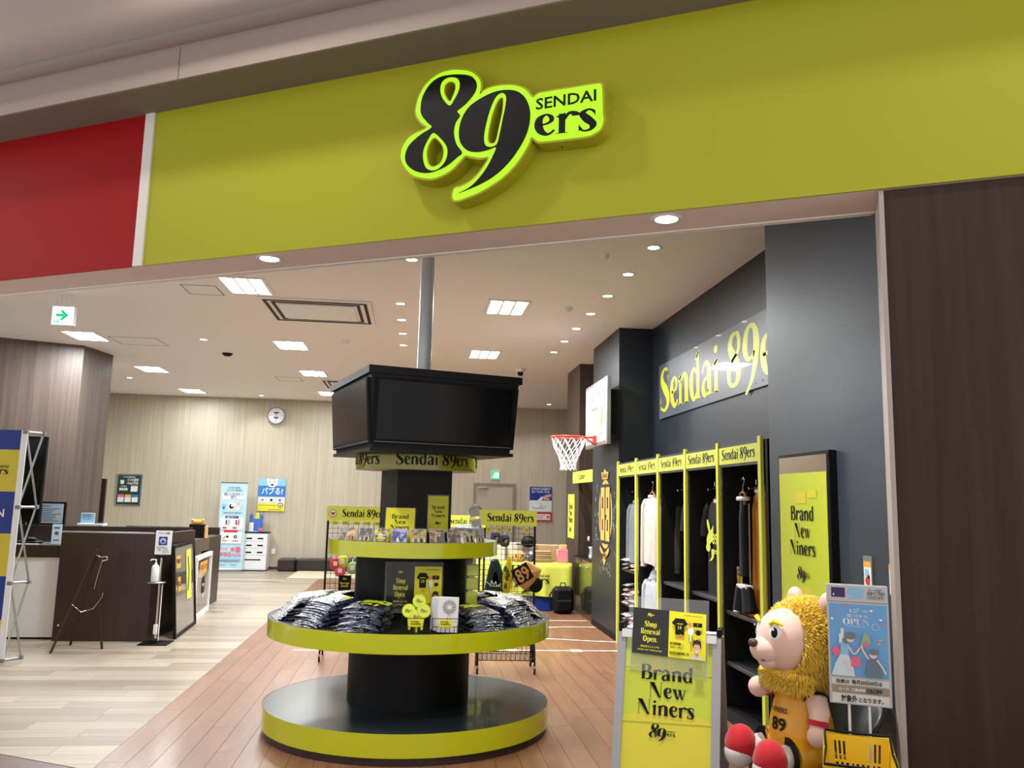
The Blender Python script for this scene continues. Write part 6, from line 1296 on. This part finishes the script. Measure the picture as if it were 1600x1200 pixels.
# ---------------------------------------------------------------- OPEN poster stand
t = thing('poster_stand', 'silver poster stand with a light blue Renewal Open poster beside the lion plush', 'sign board', fp(.107, 0), -FA)
M_sil = pm('silver_frame', (188, 188, 192), .35, metal=.3)
MB().box(-.119, 0, .797, .119, .014, 1.215, M_sil, .003).build('frame', t); MB().box(-.121, -.004, 1.21, .118, .012, 1.283, M_sil, .003).build('header_card', t)
for x in (-.045, .032): MB().tube([(x, .01, .015), (x, .01, .80)], .0055, M_plwhite, 8).build('rod', t)
MB().box(-.14, -.12, 0, .14, .16, .018, M_sil, .006).build('base', t)
s = Sheet((-.119, -.0045, .797), X_, Z_); w = .238
s.rect(.018, .432, .072, .472, pm('card_purple', (62, 36, 98), .4)); s.rect(.085, .432, .142, .472, M_pblue); s.sans('カード各種', .188, .462, .008, M_gr, w=.05); s.sans('当店でご利用', .190, .447, .012, M_gr, w=.066); s.sans('いただけます。', .190, .430, .012, M_gr, w=.066)
s.rect(.024, .44, .03, .447, M_plwhite); s.disc(.09, .438, .003, M_plwhite); s.done('header_print', t)
s = Sheet((-.119, -.0006, .797), X_, Z_); M_osky = pm('open_blue', (98, 164, 222), .3, coat=.4); s.rect(.008, .112, .230, .405, M_osky)
s.sans('6.27', .105, .372, .016, M_plwhite, bold=False); s.sans('FRI', .148, .372, .011, M_plwhite, bold=False); s.serif('RENEWAL', .118, .352, .013, M_plwhite, w=.082); s.serif('OPEN', .112, .322, .025, M_plwhite, w=.105); s.rect(.07, .315, .15, .3165, M_plwhite); s.ring(.185, .318, .014, .0015, M_plwhite)
pk = M_ppk; hrb = pm('print_grey_hair', (120, 124, 134), .4); wh = M_plwhite; lb = MATS['poster_pale_blue']; sk = pm('print_pale_skin', (232, 206, 196), .4)
s.rect(.05, .265, .062, .305, wh); s.rect(.043, .245, .055, .285, wh)
s.poly([(.010, .115), (.10, .115), (.095, .16), (.078, .20), (.045, .20), (.025, .16)], lb); s.poly([(.045, .20), (.078, .20), (.082, .245), (.05, .25)], M_pblue); s.poly([(.012, .215), (.028, .235), (.052, .215), (.03, .185)], pk); s.line([(.078, .235), (.10, .205), (.125, .235)], .007, sk); s.rect(.088, .155, .122, .195, pk); s.disc(.086, .268, .017, sk); s.disc(.088, .278, .02, hrb, .015); s.line([(.07, .275), (.068, .255), (.075, .245)], .01, hrb)
s.poly([(.125, .245), (.165, .25), (.16, .285), (.148, .29), (.142, .30), (.137, .285)], pm('bouquet_green', (150, 180, 150), .4)); s.poly([(.125, .232), (.158, .24), (.148, .262)], pk)
s.poly([(.14, .118), (.205, .118), (.2, .175), (.185, .195), (.155, .195), (.148, .17)], pm('print_slate', (104, 122, 140), .4)); s.line([(.155, .19), (.135, .22), (.128, .245)], .007, sk); s.line([(.185, .19), (.205, .16), (.218, .135)], .007, sk); s.disc(.172, .208, .015, sk); s.disc(.175, .219, .019, hrb, .012); s.line([(.06, .18), (.075, .16), (.085, .13)], .006, sk)
for a, c, m_ in ((.03, .375, pk), (.17, .385, wh), (.018, .345, wh), (.205, .35, wh), (.20, .27, M_po), (.195, .255, M_po), (.068, .40, pk), (.215, .335, pk)): s.disc(a, c, .007, m_, .005, 6)
s.done('poster_print', t)
s = Sheet((-.119, -.0009, .797), X_, Z_); tn = pm('taupe_band', (150, 140, 122), .5); lt = pm('pale_label', (214, 214, 212), .5); s.rect(.004, .002, .234, .108, M_sil)
s.rect(.010, .080, .228, .104, lt); s.rect(.010, .046, .228, .076, tn); s.rect(.010, .006, .228, .044, lt); s.sans('当店は', .052, .085, .013, M_ink); s.sans('毎月20日30日は', .145, .085, .014, M_ink, w=.115); s.sans('カード', .055, .056, .010, M_plwhite); s.sans('ご請求時', .112, .056, .010, M_plwhite); s.sans('5%OFF', .172, .053, .017, M_ink, w=.06); s.sans('対象外', .075, .014, .022, M_ink, w=.062); s.sans('となります。', .158, .016, .015, M_ink, w=.092); s.done('label_print', t)
# ---------------------------------------------------------------- yellow shopping basket
t = thing('basket_stand', 'dark wire stand holding the yellow shopping basket in the lower right corner', 'stand', fp(.085, -.325), -FA)
for x in (-.09, .09):
    for y in (-.18, .18): MB().tube([(x, y, 0), (x, y, .40)], .008, M_deep, 8).build('leg', t)
MB().box(-.10, -.19, .40, .10, .19, .412, M_deep, .002).build('shelf', t)
t = thing('shopping_basket', 'yellow slotted plastic shopping basket with black rim, lower right corner', 'basket', fp(.085, -.325, .412), -FA); M_bk = pm('basket_yellow', (232, 196, 24), .38, coat=.2); Hh = .285; wt, wb, dt, db = .120, .098, .235, .195
def side(ax_, sg, name):
    L = 1.0; loops = [[(-1, 0), (1, 0), (1, 1), (-1, 1)]]; hs = []
    for x in (-.70, -.56, -.42, .42, .56, .70): hs.append((x, .80, .035, .12))
    for x in [-.68 + .17 * i for i in range(9)]: hs.append((x, .57, .045, .075)); hs.append((x, .38, .045, .075)); hs.append((x, .20, .045, .06))
    for x, y, a, c in hs: loops.append([(x - a, y - c), (x - a, y + c), (x + a, y + c), (x + a, y - c)])
    V, F = tri2d(loops); b = MB()
    for o_, flip in ((0, False), (.004, True)):
        vs = []
        for u, v in V:
            w_ = (wb + (wt - wb) * v) if ax_ == 0 else (db + (dt - db) * v); d_ = ((db + (dt - db) * v) if ax_ == 0 else (wb + (wt - wb) * v)) - o_
            vs.append((u * w_ * (1 if sg < 0 else -1), sg * d_, v * Hh) if ax_ == 0 else (sg * d_, u * w_ * (1 if sg > 0 else -1), v * Hh))
        b.add(vs, [tuple(reversed(f)) if flip else f for f in F], M_bk)
    b.build(name, t)
for ax_, sg in ((0, -1), (0, 1), (1, -1), (1, 1)): side(ax_, sg, 'slotted_side')
MB().box(-wb, -db, 0, wb, db, .005, M_bk).build('basket_floor', t)
MB().tube([(-wt, -dt, Hh), (wt, -dt, Hh), (wt, dt, Hh), (-wt, dt, Hh)], .007, M_bk, 8, closed=True).build('rim', t)
for sg in (-1, 1): MB().tube([(-wt + .004, sg * .01, Hh + .006), (-wt + .0, sg * (dt + .004), Hh + .010), (wt - .0, sg * (dt + .004), Hh + .010), (wt - .004, sg * .01, Hh + .006)], .005, M_deep, 8).build('handle', t)
